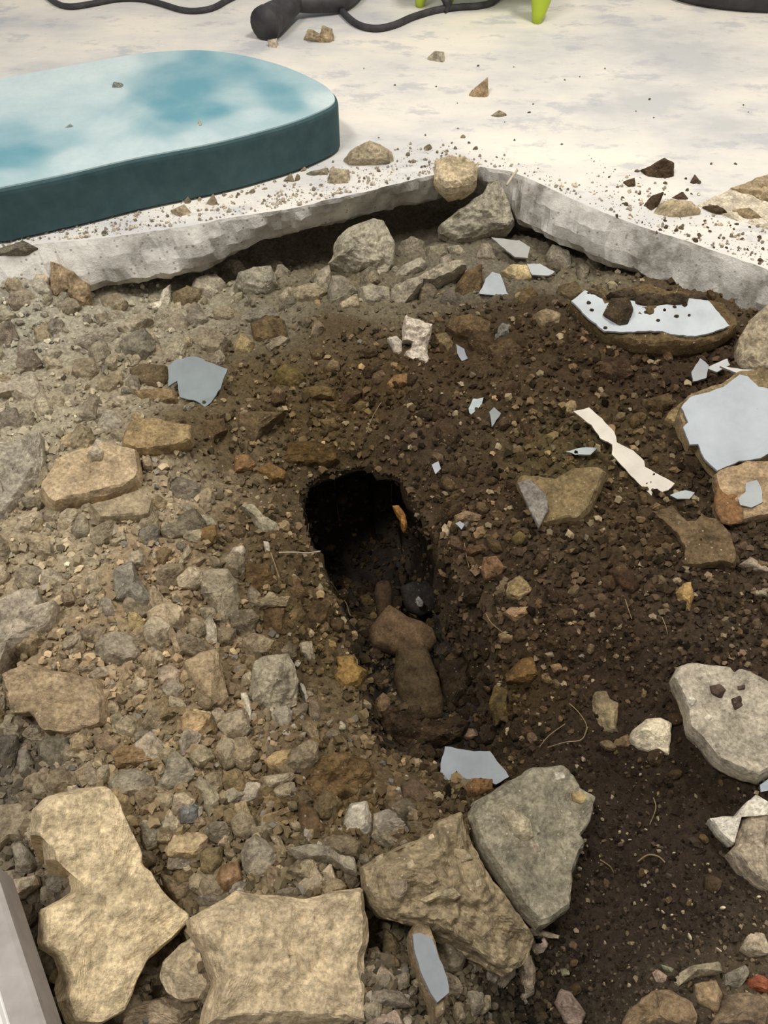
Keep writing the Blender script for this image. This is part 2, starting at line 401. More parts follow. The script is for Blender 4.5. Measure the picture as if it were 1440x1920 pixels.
def edge_y(px): return float(np.interp(px, [q[0] for q in EDGE_PX], [q[1] for q in EDGE_PX]))
def on_floor(px, py):
    k = (edge_y(px) - py)
    if k < 3 or py > 500: return 0
    if px < 850: return max(0, 1 - k / 75) * (1.0 if noise.noise(Vector((px / 55, py / 22, 0))) > -.15 else .25)
    if px > 1100: return max(0, 1 - k / 110) * .45
    return max(0, 1 - k / 40) * .5
crumbs('floor_dust', 2600, on_floor, 'dusty tan grains spilled on the pale floor along the broken rim', 'dust', (.0008, .0042), 9, .35, 0, .3, True)

# ------------------------------------------------------------------ stones
FR = {'Z': (0, 0, 1), 'A': (0, 0, 2), 'B': (720, 0, 2), 'C': (0, 400, 3), 'D': (440, 400, 3), 'E': (880, 400, 2.5714), 'F': (0, 860, 3), 'G': (440, 840, 2.7692),
      'H': (920, 860, 2.7692), 'I': (0, 1300, 3), 'J': (440, 1300, 2.7692), 'K': (900, 1340, 2.6667)}
def poly_px(fr, s):
    ox, oy, k = FR[fr]
    return [(ox + float(a) / k, oy + float(b) / k) for a, b in (q.split(',') for q in s.split())]
def area2(pts):
    return .5 * sum(pts[i][0] * pts[(i + 1) % len(pts)][1] - pts[(i + 1) % len(pts)][0] * pts[i][1] for i in range(len(pts)))
def centroid(pts):
    A = area2(pts); cx = cy = 0
    for i in range(len(pts)):
        (x1, y1), (x2, y2) = pts[i], pts[(i + 1) % len(pts)]; k = x1 * y2 - x2 * y1
        cx += (x1 + x2) * k; cy += (y1 + y2) * k
    return cx / (6 * A), cy / (6 * A)
OUTLINES = []
SOLIDS = []
def on_top(px, py):
    """first surface met by the line of sight: ground or a big stone already standing there"""
    best = None
    for tr in GROUND + SOLIDS:
        q, nn, _i, dist = tr.ray_cast(EYE, ray(px, py))
        if q is not None and (best is None or dist < best[2]): best = (q, nn, dist)
    return best
def frame_for(pts, face, lift_m, floor, base_z=None, lean=(0, 0)):
    cx, cy = centroid(pts)
    p0 = hit(cx, cy, floor) if base_z is None else on_z(cx, cy, base_z)
    g = Vector((0, 0, 1))
    if floor == 2:
        p0, g, _ = on_top(cx, cy)
        if g.dot(EYE - p0) < 0: g = -g
        g = (g + Vector((0, 0, .4))).normalized()
    elif not floor and base_z is None:
        e = .03; g = Vector((H1(p0.x - e, p0.y) - H1(p0.x + e, p0.y), H1(p0.x, p0.y - e) - H1(p0.x, p0.y + e), 2 * e)).normalized()
    v = (EYE - p0).normalized()
    n = (g * (1 - face) + v * face + Vector((lean[0], lean[1], 0))).normalized()
    p = p0 + Vector((0, 0, lift_m)); d = ray(cx, cy); p = EYE + d * ((p - EYE).dot(n) / d.dot(n))
    u = Vector((1, 0, 0)); u = (u - n * u.dot(n)).normalized(); w_ = n.cross(u)
    return p0, p, n, u, w_
def rock_mesh(pts, o):
    """an angular stone: traced outline at its widest, facets rising above it, a rough root below it"""
    r = random.Random(int(pts[0][0] * 131 + pts[0][1] * 17 + len(pts)))
    floor = o.get('floor', 0); A = abs(area2(pts)); cx, cy = centroid(pts)
    pc = hit(cx, cy, floor) if 'z' not in o else on_z(cx, cy, o['z'])
    sc = (pc - EYE).length / FPX
    R = math.sqrt(A / math.pi) * sc
    dome = o.get('d', .62) * R; lift = o.get('lift', .22 * dome + .002)
    face = o.get('f', .55)
    p0, p, n, u, w_ = frame_for(pts, face, lift, floor, o.get('z'), (o.get('lx', 0), o.get('ly', 0)))
    loc = []
    for a, b in pts:
        q = on_plane(a, b, p, n) - p; loc.append(Vector((q.dot(u), q.dot(w_))))
    # resample the outline
    per = sum((loc[i] - loc[i - 1]).length for i in range(len(loc)))
    N = max(14, min(150, int(per / max(.0035, .11 * R if R < .04 else .05 * R))))
    res = []; step = per / N; acc = 0.0; tgt = 0.0
    for i in range(len(loc)):
        a, b = loc[i], loc[(i + 1) % len(loc)]; L = (b - a).length
        while tgt < acc + L - 1e-9 and len(res) < N:
            res.append(a.lerp(b, (tgt - acc) / max(L, 1e-9))); tgt += step
        acc += L
    N = len(res)
    seed = Vector((r.uniform(-50, 50), r.uniform(-50, 50), r.uniform(-50, 50)))
    rough = o.get('r', 1.0); jag = (.03 * R if R < .035 else .0012 + .008 * R) * rough
    res = [q + Vector((noise.noise(Vector((q.x, q.y, 0)) / (.30 * R) + seed) + .5 * noise.noise(Vector((q.x, q.y, 0)) / (.11 * R) + seed), noise.noise(Vector((q.x, q.y, 5)) / (.30 * R) + seed) + .5 * noise.noise(Vector((q.x, q.y, 5)) / (.11 * R) + seed))) * jag for q in res]
    smooth = o.get('s', 0)
    # facets
    K = []
    if not smooth:
        for k in range(r.randint(4, 7)):
            an = r.uniform(0, 6.283); dv = Vector((math.cos(an), math.sin(an)))
            ext = max(q.dot(dv) for q in res); K.append((dv, ext, r.uniform(.45, 1.6), r.uniform(.0, .25)))
    tx, ty = r.uniform(-.28, .28), r.uniform(-.28, .28); plate = o.get('plate', 0)
    if plate: tx = ty = 0
    steep = (1.6 + 2.2 * r.random()) if plate else o.get('st', 1.6)
    rings = [1.0, .93, .82, .68, .52, .35, .18] if R < .035 else [1.0, .985, .96] + [.93 - .9 * k / (16 if R < .08 else 26) for k in range(17 if R < .08 else 27)]
    bm = bmesh.new(); lay = []
    for s in rings:
        ring = []
        for q in res:
            v = q * s; edge = (1 - s) * q.length
            if smooth: h = dome * math.sqrt(max(0, 1 - s ** 2.2))
            else:
                h = min(dome * (1 + tx * v.x / R + ty * v.y / R), steep * edge + (.0 if s == 1 else .12 * dome))
                for dv, ext, sl, c in K:
                    h = min(h, (sl * (ext - v.dot(dv)) + c * dome) if not plate else 9)
            nz = Vector((v.x, v.y, h)) / R
            k = (.10 * noise.noise(nz * 2.2 + seed) + .055 * noise.noise(nz * 5.5 + seed) + .03 * noise.noise(nz * 12 + seed)) * R * rough * (.35 if s == 1 else 1)
            if plate: k *= .45
            if R > .035: k += .004 * rough * (noise.noise(nz * R * 34 + seed) + .7 * noise.noise(nz * R * 80 + seed) + .35 * noise.noise(nz * R * 150 + seed)) * (.4 if s == 1 else 1)
            h = h + k
            ring.append(bm.verts.new(p + u * v.x + w_ * v.y + n * h))
        lay.append(ring)
    hh = dome
    for dv, ext, sl, c in K: hh = min(hh, sl * ext + c * dome) if not plate else hh
    mid = bm.verts.new(p + n * hh)
    # root
    root = []
    thick = o.get('t', .9 * R + lift)
    for s, dz in ((1.02, -.22), (.92, -.6), (.66, -1.0)):
        ring = []
        for q in res:
            v = q * s; k = noise.noise(Vector((v.x, v.y, dz)) / R * 4 + seed) * .06 * R
            base = p + u * v.x + w_ * v.y
            if plate or face < .3: ring.append(bm.verts.new(base + n * (dz * thick + k)))
            else: ring.append(bm.verts.new(base + (n * .55 + Vector((0, 0, .45))) * (dz * thick + k)))
        root.append(ring)
    def band(a, b):
        for i in range(N): bm.faces.new((a[i], a[(i + 1) % N], b[(i + 1) % N], b[i]))
    for a, b in zip(lay, lay[1:]): band(a, b)
    for i in range(N): bm.faces.new((lay[-1][i], lay[-1][(i + 1) % N], mid))
    band(root[0], lay[0])
    for a, b in zip(root, root[1:]): band(b, a)
    bm.faces.new(root[-1])
    return bm, p0, (p, n, u, w_, R, dome, lift)
MATS = {'stone': M_STONE, 'concrete_chunk': M_CONC, 'soil_clod': M_CLOD, 'plaster_lump': M_PLAST, 'brick_piece': M_STONE}
def rock(name, pts, hexc, o, label, cat, group=None, gain=1.22, parent=None):
    bm, p0, info = rock_mesh(pts, o)
    hl = hexlin(hexc); gy = sum(hl) / 3; col = tuple(min(.9, (c * .86 + gy * .14) * gain * k_) for c, k_ in zip(hl, (1.02, 1.0, .93)))
    if info[4] > .022:
        from mathutils.bvhtree import BVHTree
        SOLIDS.append(BVHTree.FromBMesh(bm))
    ob = bm_obj(name, bm, MATS.get(name, o.get('mat', M_STONE)), p0 if 'z' not in o else info[0], parent, col, smooth=bool(o.get('s', 0)))
    if label: tag(ob, label, cat, group)
    if not parent: OUTLINES.append(pts)
    return ob, info
def plate_mesh(pts, p, n, thick, curl=0.0, seed=0, u=None, w_=None):
    """thin broken flake: outline, a real thickness, slightly curled, ragged rim"""
    P = [on_plane(a, b, p, n) for a, b in pts]
    fine = []
    for i, a in enumerate(P):
        b = P[(i + 1) % len(P)]; k = max(1, int((b - a).length / .006))
        for j in range(k):
            q = a.lerp(b, j / k); fine.append(q + Vector((noise.noise(q * 140), noise.noise(q * 140 + Vector((4, 4, 4))), 0)) * .0016)
    bm = bmesh.new()
    vs = [bm.verts.new(q) for q in fine]
    es = [bm.edges.new((vs[i], vs[(i + 1) % len(vs)])) for i in range(len(vs))]
    bmesh.ops.triangle_fill(bm, use_beauty=True, edges=es)
    if not bm.faces: bm.faces.new(vs)
    bmesh.ops.recalc_face_normals(bm, faces=bm.faces[:])
    if sum(f.normal.dot(n) * f.calc_area() for f in bm.faces) < 0: bmesh.ops.reverse_faces(bm, faces=bm.faces[:])
    bmesh.ops.subdivide_edges(bm, edges=bm.edges[:], cuts=1)
    R = max((q - p).length for q in P)
    for v in bm.verts:
        d = v.co - p; v.co += n * (curl * R * (d.length / R) ** 2 + .0014 * noise.noise(v.co * 45))
    g = bmesh.ops.extrude_face_region(bm, geom=bm.faces[:])
    for e in g['geom']:
        if isinstance(e, bmesh.types.BMVert): e.co += n * thick
    return bm
def flake(name, pts, hexc, o, label, cat, group=None, parent=None):
    face = o.get('f', .25); lift = o.get('lift', .008)
    p0, p, n, u, w_ = frame_for(pts, face, lift, o.get('floor', 0), o.get('z'), (o.get('lx', 0), o.get('ly', 0)))
    bm = plate_mesh(pts, p, n, o.get('t', .0045), o.get('c', .03))
    ob = bm_obj(name, bm, o.get('mat', M_PAINT), p, parent, tuple(c * .82 for c in hexlin(hexc)))
    if label: tag(ob, label, cat, group)
    OUTLINES.append(pts)
    return ob
DATA = """
I|concrete_chunk|200,650 280,580 440,540 600,520 660,600 700,700 770,850 800,960 850,1000 920,1110 1060,1250 1060,1295 950,1400 830,1500 780,1600 700,1760 680,1800 560,1870 400,1870 350,1740 380,1640 330,1480 240,1420 250,1220 440,1110 440,1000 280,930 270,790 190,790|d4bf9a|plate=1 d=.16 f=.12 lift=.03 t=.09|long tan slab of broken concrete filling the lower left, beside the white board
Z|concrete_chunk|357,1720 400,1692 440,1668 505,1676 570,1686 642,1668 680,1662 684,1700 693,1762 680,1805 688,1925 380,1925 400,1840 385,1790 365,1755|c2ae8e|plate=1 d=.22 r=1.3 f=.1 lift=.03 t=.09|broad tan slab lying at the bottom middle, right of the rounded pale boulder
Z|concrete_chunk|678,1625 743,1589 805,1563 820,1542 866,1524 877,1560 888,1585 910,1632 953,1694 1000,1760 990,1800 940,1830 880,1800 820,1770 775,1735 714,1716 686,1694|958569|d=.5 f=.3 lift=.012 r=1.5|brown pebbly concrete lump wedged left of the grey triangular slab
Z|concrete_chunk|879,1531 891,1502 928,1480 960,1462 994,1441 1054,1436 1073,1456 1084,1479 1114,1497 1106,1542 1084,1569 1095,1587 1072,1640 1065,1707 1027,1734 1009,1741 975,1707 940,1650 900,1595|8d8674|plate=1 d=.16 f=.25 lift=.03 t=.05|large grey triangular concrete slab with a pale knob, below the pit
K|stone|100,480 130,460 200,490 250,525 272,610 220,640 130,590|a89c83|d=.7 f=.2 floor=2 lift=.0005 t=.012|pale knob of stone stuck on the face of the grey triangular slab
Z|concrete_chunk|1259,1275 1270,1250 1303,1243 1364,1252 1374,1266 1385,1257 1445,1284 1445,1450 1421,1464 1369,1445 1339,1426 1312,1392 1290,1370 1284,1335|b4aa99|plate=1 d=.2 f=.3 lift=.025 t=.06|big pale grey concrete lump with brown spots at the right edge
K|concrete_chunk|1235,695 1265,660 1285,600 1300,530 1350,470 1400,460 1445,440 1445,885 1370,850 1300,780|ab9c88|d=.4 f=.35 lift=.025|sandy concrete piece at the right edge below the spotted lump
K|plaster_lump|1150,518 1210,510 1275,512 1330,440 1380,400 1445,435 1445,500 1380,510 1330,490 1290,530 1265,655 1200,595|e0d8ca|d=.22 f=.35 lift=.035|torn white plaster skin on the upper side of the sandy piece at right
K|concrete_chunk|740,130 760,80 830,20 900,15 960,40 945,200 880,195 780,170|d3c6ac|d=.6 f=.5|small cream angular stone left of the big spotted lump
H|stone|520,1260 540,1210 600,1205 620,1250 665,1270 650,1430 600,1440 540,1385|8a7a5c|d=.5 f=.6|upright olive tan stone with a square notch, on the dark soil
K|stone|660,130 740,95 762,150 740,165 670,162|7b6648|d=.4|flat brown stone tucked against the cream angular stone
K|stone|1300,1180 1340,1090 1420,1090 1443,1150 1440,1200 1350,1215|b8a88f|d=.7|pale rounded stone near the lower right edge, above the brick
K|stone|860,1290 890,1270 940,1310 920,1345 880,1335|b59a85|d=.8|small pinkish pebble at the tip of the lower right pile
K|stone|950,1315 1060,1255 1200,1232 1212,1285 1070,1315 985,1365|9b9078|d=.7|greyish ridge stone along the top of the lower right pile
K|stone|1070,1345 1180,1325 1215,1400 1190,1490 1080,1440|9c8464|d=.6|tan block in the middle of the lower right pile
K|stone|1215,1300 1330,1250 1352,1290 1300,1370 1220,1365|8f8878|d=.7|blue grey stone left of the red brick piece
K|brick_piece|1325,1325 1400,1298 1445,1325 1445,1395 1340,1375|a05a3c|d=.5|red brick fragment at the lower right edge
K|stone|740,1480 860,1375 960,1380 1060,1440 1090,1500 1060,1580 700,1580|8a7458|d=.45 r=1.4|wide brown stone at the foot of the lower right pile
K|stone|1190,1430 1230,1400 1330,1385 1445,1410 1445,1580 1120,1580 1150,1500|84705a|d=.4 r=1.4|brown lump below the red brick piece
K|stone|375,1440 400,1370 450,1380 530,1490 505,1560 430,1545|9a8579|d=.6|pinkish grey long stone at the bottom, left of the lower right pile
K|stone|200,1070 260,1058 400,1105 392,1122 260,1102 210,1088|a2947f|d=.7|flat stick like stone at the foot of the grey triangular slab
K|stone|250,1150 320,1110 345,1150 310,1200 260,1195|ab9988|d=.8|pinkish pebble below the flat stick like stone
K|stone|182,1280 200,1170 240,1150 280,1280 270,1400 205,1440|968775|d=.6|tall brownish stone at the bottom right of the flake topped sliver
K|stone|0,1180 90,1130 170,1180 180,1300 120,1370 20,1330|83786a|d=.5|grey brown stone left of the tall brownish stone
K|stone|900,1248 970,1268 960,1292 920,1277|7f8068|d=.7|small greenish stone above the pinkish pebble of the pile
K|stone|400,1270 440,1268 452,1300 410,1312|7d7b5e|d=.7|small green tinted stone on the black soil
J|soil_clod|1190,490 1230,440 1340,450 1340,495 1260,540 1200,530|7a5a38|d=.7|rust brown clod over the tip of the grey flake by the pit
J|stone|570,640 600,570 690,560 710,640 720,720 640,770 570,770 560,690|b9b0a0|d=.6|whitish blocky lump below the pit, left of the brown pebbly lump
J|stone|720,625 800,598 870,620 905,670 890,700 820,725 750,745 718,690|9a8f80|d=.6|greyish lump right of the whitish blocky lump
J|stone|275,805 400,780 560,800 620,850 642,950 590,935 520,890 400,872 330,865|8c8474|d=.6|long grey ridge stone above the bottom middle slab
J|stone|330,990 420,895 475,980 440,1045 370,1065|a19079|d=.6|tan pointed stone under the grey ridge stone
J|stone|450,925 500,878 532,980 480,990|ab9a80|d=.6|narrow upright chip under the grey ridge stone
J|stone|180,740 230,735 292,860 262,892 230,825|8d7d62|d=.6|thin leaning brown stone left of the grey ridge stone
J|stone|135,640 300,580 332,600 180,662 150,692 133,672|9d8660|d=.7|bent tan stick like stone above the thin leaning stone
J|stone|0,490 70,458 140,460 130,560 60,590 0,580|a89c8a|d=.6|whitish grey lump above the facetted grey stone
J|stone|140,432 300,408 322,430 280,472 180,492|a3967f|d=.6|long pale stone pointing right in the rubble below the splinters
J|stone|150,350 210,300 297,288 280,380 200,402|a68c62|d=.6|sandy yellow stone above the long pale stone
J|stone|5,345 60,298 74,360 30,395|a98f66|d=.6|small sandy stone left of the sandy yellow stone
J|stone|30,830 60,760 110,728 160,760 232,830 212,880 160,962 80,962 38,900|948a79|d=.75|facetted grey stone left of the thin leaning stone
J|stone|40,600 100,640 120,720 60,760 0,740 -30,660|8f8068|d=.6|brown grey stone above the facetted grey stone
J|stone|165,890 230,900 258,1020 200,1045 170,1000|86735a|d=.6|upright brown wedge right of the facetted grey stone
J|stone|690,1560 760,1528 870,1550 930,1630 800,1635 700,1622|857a6b|d=.6|long grey stone left of the flake topped sliver
J|stone|680,1420 760,1398 850,1490 790,1512 700,1482|998874|d=.6|pale angular stone above the long grey stone at the bottom
J|stone|690,1690 840,1640 885,1735 690,1735|9c887a|d=.6|pinkish stone on the bottom edge right of the broad tan slab
J|stone|730,1250 780,1228 822,1270 760,1292|93887a|d=.7|small grey stone in the gap right of the broad tan slab
J|stone|690,1330 740,1310 780,1380 740,1400 690,1400|8b7a64|d=.6|small tan stone on the right rim of the broad tan slab
J|stone|1140,1280 1180,1228 1222,1300 1160,1322|a38a70|d=.7|small tan stone right of the flake topped sliver
J|stone|1110,1390 1170,1348 1182,1390 1130,1432|a0907a|d=.7|small pale stone touching the right side of the flake topped sliver
J|stone|1220,1370 1260,1338 1302,1380 1250,1432|9b8c76|d=.7|small rounded grey tan stone below the grey triangular slab
J|stone|955,1075 1060,1018 1140,1008 1175,1050 1140,1072 1060,1062 985,1090|a99a7c|d=.4 f=.3 floor=2 lift=.0 t=.02|pale ridge on the lower half of the brown pebbly lump
J|stone|770,560 800,500 880,520 900,580 850,640 790,610|6d5a40|d=.6|brown stone on the near rim of the pit
J|stone|860,480 930,440 1020,500 1040,570 960,600 880,560|5b4a38|d=.6|dark brown stone below the grey flake by the pit
J|stone|300,400 420,330 560,300 700,350 740,450 640,560 500,590 380,540 300,480|6f5836|d=.4 r=1.5 f=.3|big tan brown mound of packed soil below the pit at left
J|stone|330,560 420,600 470,720 400,760 330,700|5f4b33|d=.5|brown block under the packed soil mound
I|stone|610,510 660,440 760,420 870,468 882,520 840,580 670,602 620,560|8f8674|d=.6|grey oblong stone at the top right corner of the long tan slab
I|stone|890,500 930,440 930,380 980,320 1050,360 1110,450 1060,500 950,552 885,530|948b79|d=.45|smooth grey pointed stone right of the grey oblong stone
I|stone|1090,520 1120,460 1200,520 1242,590 1180,705 1150,655 1120,560|968b74|d=.5|leaning grey tan stone right of the smooth pointed stone
I|stone|1000,640 1060,610 1120,640 1110,730 1010,742|686866|d=.6|bluish dark stone below the leaning grey tan stone
I|stone|870,560 980,560 970,640 930,682 890,625|9c8c70|d=.6|tan wedge below the smooth pointed stone
I|stone|930,900 960,790 1110,780 1182,800 1150,880 1100,930 950,925|b29c78|d=.55|tan block with a flat top right of the long tan slab
I|stone|918,972 1040,960 1100,948 1112,990 1050,1022 1000,982|b7a686|d=.7|pale stick like stone under the flat topped tan block
I|stone|790,740 860,720 902,790 880,862 820,892 798,830|928a78|d=.6|grey standing stone on the right edge of the long tan slab
I|stone|900,1010 1000,1030 1110,1030 1110,1130 1000,1190 930,1110|85735a|d=.5|brown stone in the gap under the pale stick like stone
I|stone|1015,130 1040,92 1190,112 1182,170 1130,240 1080,287 1030,240|a98e66|d=.5|tan five sided stone with a pale upper edge, mid left
I|stone|1080,85 1190,103 1186,145 1090,112|c9b48b|d=.4 f=.3 floor=2 lift=.001 t=.012|pale strip along the top of the tan five sided stone
I|stone|1210,810 1250,750 1302,790 1296,862 1220,862|a7937a|d=.7|small rounded tan stone above the olive stone
I|stone|1120,900 1160,868 1250,860 1252,950 1200,1042 1130,1002|7f6f4e|d=.6|olive brown stone right of the flat topped tan block
I|stone|1210,1050 1240,970 1340,940 1362,1050 1270,1122 1220,1102|86694a|d=.6|reddish brown stone left of the facetted grey stone
I|stone|1320,620 1380,600 1420,700 1380,760 1310,740|9f8c6b|d=.6|tan stone above the facetted grey stone and below the packed mound
I|stone|1250,560 1320,520 1400,560 1330,620 1260,640|9d937e|d=.6|grey white stone right of the leaning grey tan stone
I|concrete_chunk|0,1060 200,1018 222,1070 130,1150 40,1165 -20,1150|b1a18c|d=.6 lift=.03|thick pale stone at the left edge above the white board
I|stone|70,862 110,828 160,870 222,960 180,1012 90,1012|857d70|d=.6|grey stone above the thick pale stone at the left edge
I|stone|250,1050 330,990 430,1020 432,1080 330,1132 270,1122|93897b|d=.6|grey stone in the notch of the long tan slab
I|stone|-10,630 180,610 202,700 150,832 60,830 -10,885|968871|d=.4|broad dusty stone at the left edge, left of the long tan slab
I|stone|105,320 150,298 197,400 182,470 110,472 95,390|7c7468|d=.7|grey egg shaped stone near the left edge
I|stone|218,440 250,408 287,470 262,522 220,502|a19078|d=.7|small tan stone right of the grey egg shaped stone
I|stone|210,272 290,240 392,250 372,400 320,462 218,380|71695a|d=.5|dark grey angular stone above the top of the long tan slab
I|stone|388,260 460,208 502,260 490,342 400,332|9a8768|d=.6|tan stone right of the dark grey angular stone
I|stone|418,440 520,368 602,410 520,462 430,502|97856d|d=.6|tan stone on the upper rim of the long tan slab
I|stone|520,240 600,220 690,300 640,350 540,330|8f7a60|d=.6|brownish stone above the grey oblong stone
I|stone|620,330 700,290 820,310 880,380 760,410 650,420|8d7350|d=.4 r=1.4|packed tan soil lump above the grey oblong stone
I|stone|-20,240 100,230 102,330 60,480 -20,490|625b52|d=.5|dark grey stone at the left edge above the broad dusty stone
I|stone|615,130 670,95 705,150 700,230 640,230|8b8168|d=.7|grey stone with a pale top between two tan stones, mid left
I|concrete_chunk|900,1600 930,1500 1010,1410 1090,1368 1140,1420 1172,1540 1192,1640 1140,1722 1020,1732 940,1692|c4b294|d=.6 f=.5 lift=.025|rounded pale boulder right of the long tan slab, below the black gap
I|concrete_chunk|690,1800 780,1740 930,1700 1080,1790 1150,1880 680,1880|a8957c|d=.5|tan boulder on the bottom edge below the rounded pale boulder
I|stone|228,1430 350,1428 342,1482 270,1486|c3b399|d=.5|small whitish stone on the left rim of the long tan slab
I|stone|258,1560 340,1508 372,1570 330,1642 268,1622|a89678|d=.6|tan stone left of the long tan slab near the white board
I|stone|318,1680 380,1618 432,1650 422,1742 368,1792|94826a|d=.6|brown stone below the tan stone beside the white board
I|stone|150,1400 220,1360 240,1470 180,1560 150,1500|6b5f50|d=.5|dark stone beside the grey edge of the white board
I|stone|100,1200 210,1160 220,1270 130,1340 80,1300|5d5142|d=.5|dark brown stone under the thick pale stone at the left
F|concrete_chunk|228,200 255,120 330,0 600,-75 780,-30 790,60 788,130 720,180 500,240 300,285 270,260|b29c7c|plate=1 d=.25 f=.15 lift=.02 t=.05|tan flat slab in the upper left rubble, with a shadow under its lower edge
F|stone|95,330 180,290 242,300 252,350 200,382 125,372|b5a48d|d=.7|small whitish stone at the left, below the tan flat slab
F|stone|398,400 440,308 492,330 512,410 500,452 430,452|8f8571|d=.6|grey stone below the left part of the tan flat slab
F|stone|320,340 380,310 400,400 360,440 320,400|97886f|d=.6|tan grey stone left of the grey stone below the tan flat slab
F|stone|1020,270 1060,258 1110,310 1190,330 1222,370 1160,402 1100,372 1050,332|9c937c|d=.6|pale green grey finger of stone left of the pit
F|stone|1110,392 1210,372 1232,440 1180,502 1110,472|7a6038|d=.6|brown stone under the pale green grey finger
F|stone|615,460 700,428 722,455 650,492 618,482|9f927b|d=.7|small flat grey pebble on the dusty patch below the tan flat slab
F|stone|898,400 940,365 1050,348 1062,430 960,455 900,420|8e8470|d=.6|grey flat stone left of the brown stone under the finger
F|concrete_chunk|640,620 740,570 790,690 852,770 850,812 800,862 730,800 650,792 638,700|8b8478|d=.7|grey crystalline angular stone on the dusty patch, mid left
F|stone|968,670 1010,570 1060,478 1077,520 1030,602 1000,652|a29379|d=.6|thin pale stone leaning upright in the dust left of the pit
F|stone|1043,600 1130,538 1162,560 1090,622 1050,622|a28d70|d=.7|tan pebble right of the thin pale leaning stone
F|concrete_chunk|1105,672 1150,620 1280,618 1332,690 1352,800 1330,902 1240,965 1200,862 1130,762|988c76|d=.5|large grey tan stone left of the pit, above the whitish egg stone
F|stone|1113,962 1180,878 1222,950 1222,1042 1170,1064 1128,1002|aba08e|d=.7|whitish egg shaped stone below the large grey tan stone
F|concrete_chunk|1035,1140 1120,1090 1220,1068 1252,1180 1284,1340 1230,1405 1170,1382 1100,1292 1056,1212|a08b6c|d=.5|large tan upright stone left of the boxy grey stone
F|concrete_chunk|555,985 650,968 760,1000 814,1090 780,1152 700,1174 600,1152 540,1110 520,1050|918674|d=.55|rounded grey stone on the left slope, below the crystalline stone
F|stone|886,1182 960,1148 1022,1200 1002,1292 910,1304 888,1242|a4917c|d=.6|pinkish stone left of the large tan upright stone
F|concrete_chunk|-20,790 60,770 130,730 212,728 232,830 312,800 292,900 250,962 130,1052 40,1085 -20,1190|a99d8c|d=.4 f=.4 lift=.025|pale grey slab piece at the left edge with a dark gap below it
F|stone|938,962 960,928 1000,1000 1032,1060 992,1112 970,1042|a18c72|d=.7|narrow tan stone left of the whitish egg shaped stone
F|stone|340,770 400,738 422,800 360,825|95816a|d=.7|small tan stone right of the pale grey slab piece at the left edge
F|concrete_chunk|30,1212 130,1160 380,1200 540,1250 602,1350 600,1500 400,1560 270,1552 180,1440 90,1445|9f8a6d|plate=1 d=.3 f=.2 lift=.012 t=.05|flat tan slab on the left slope above the dark grey angular stone
F|concrete_chunk|500,280 640,235 780,190 862,250 842,330 660,345 560,350|9e8e72|plate=1 d=.3 f=.2 lift=.01|faint dusty tan slab under the shadow of the tan flat slab
F|stone|618,852 700,838 722,900 650,904|9a8165|d=.7|small brown stone below the grey crystalline stone
F|stone|718,862 770,858 822,930 770,992 720,952|a89467|d=.7|yellowish stone on top of the rounded grey stone
F|stone|-20,0 20,140 60,330 20,420 -20,500|857c70|d=.4|shaded grey stone cut by the left edge, mid height
Z|concrete_chunk|-10,835 43,828 77,811 83,866 80,886 72,909 43,939 20,967 -10,990|a79f90|d=.45 f=.4 lift=.025|large pale grey stone at the left edge beside the tan flat slab
C|stone|700,1232 740,1170 900,1163 1090,1212 1087,1292 1020,1332 850,1362 740,1352 685,1320|9d865f|plate=1 d=.35 f=.35 lift=.015|flat ochre stone above the tan flat slab, with a shadow below it
C|stone|285,270 340,288 420,330 500,400 522,480 480,562 420,562 370,522 345,470 288,480 283,380|a08a6d|d=.5 f=.7 lift=.02|buff stone with a pinkish edge under the left end of the floor slab
C|stone|922,430 960,398 957,500 930,557 870,562 795,542 830,518 890,510|c4bcab|d=.5|pointed white chip under the dark slab edge
C|stone|415,720 520,658 640,650 692,700 610,762 520,782 418,752|998f80|d=.6|pale grey oblong stone in the upper left rubble
C|stone|800,782 850,658 882,700 917,790 880,832 798,802|a3927a|d=.6|pale triangular stone in the upper left rubble
C|stone|728,872 800,848 945,858 945,962 900,992 790,987 735,942|6a5b43|d=.5|brown block left of the grey pentagonal flake
C|stone|755,1002 900,985 1002,1010 1002,1072 900,1094 800,1062|86704f|d=.5|tan block below the brown block by the grey pentagonal flake
C|stone|543,1192 590,1098 640,1110 702,1180 690,1242 600,1252 548,1222|a39a8a|d=.6|grey white pyramid stone left of the flat ochre stone
C|concrete_chunk|-20,965 90,923 197,903 240,980 274,1042 220,1102 100,1062 60,1022 -20,1032|aca08e|d=.5 lift=.02|pale jutting stone at the left edge, second from the slab
C|stone|365,1062 400,1028 437,1080 410,1114 363,1102|aa9d8a|d=.7|small whitish chip right of the pale jutting stone
C|stone|493,1342 540,1298 587,1340 570,1394 513,1392|a89a86|d=.8 floor=2 lift=.003|round pale pebble on the tan flat slab
C|stone|343,1262 400,1228 422,1290 380,1334 343,1312|ab9678|d=.7|cream chip at the top left of the tan flat slab
C|stone|698,940 740,898 732,980 715,978|b8b0a0|d=.7|slender white sliver left of the brown block
C|stone|658,642 710,598 830,558 862,602 780,662 720,684|a1957f|d=.6|pale grey wedge right of the pale grey oblong stone
C|stone|878,642 1000,538 1062,602 1062,702 980,722 918,692|978c7a|d=.6|grey stone right of the pale triangular stone
C|stone|1198,542 1300,518 1362,592 1270,622 1188,594|92856d|d=.6|grey tan stone below the dark slab edge
C|stone|1208,382 1290,308 1332,370 1312,442 1238,432|726a58|d=.6|olive grey stone left of the boxy grey stone under the slab
C|stone|968,452 1050,408 1142,430 1122,512 1030,542 978,512|7c6d52|d=.6|brownish stone right of the pointed white chip
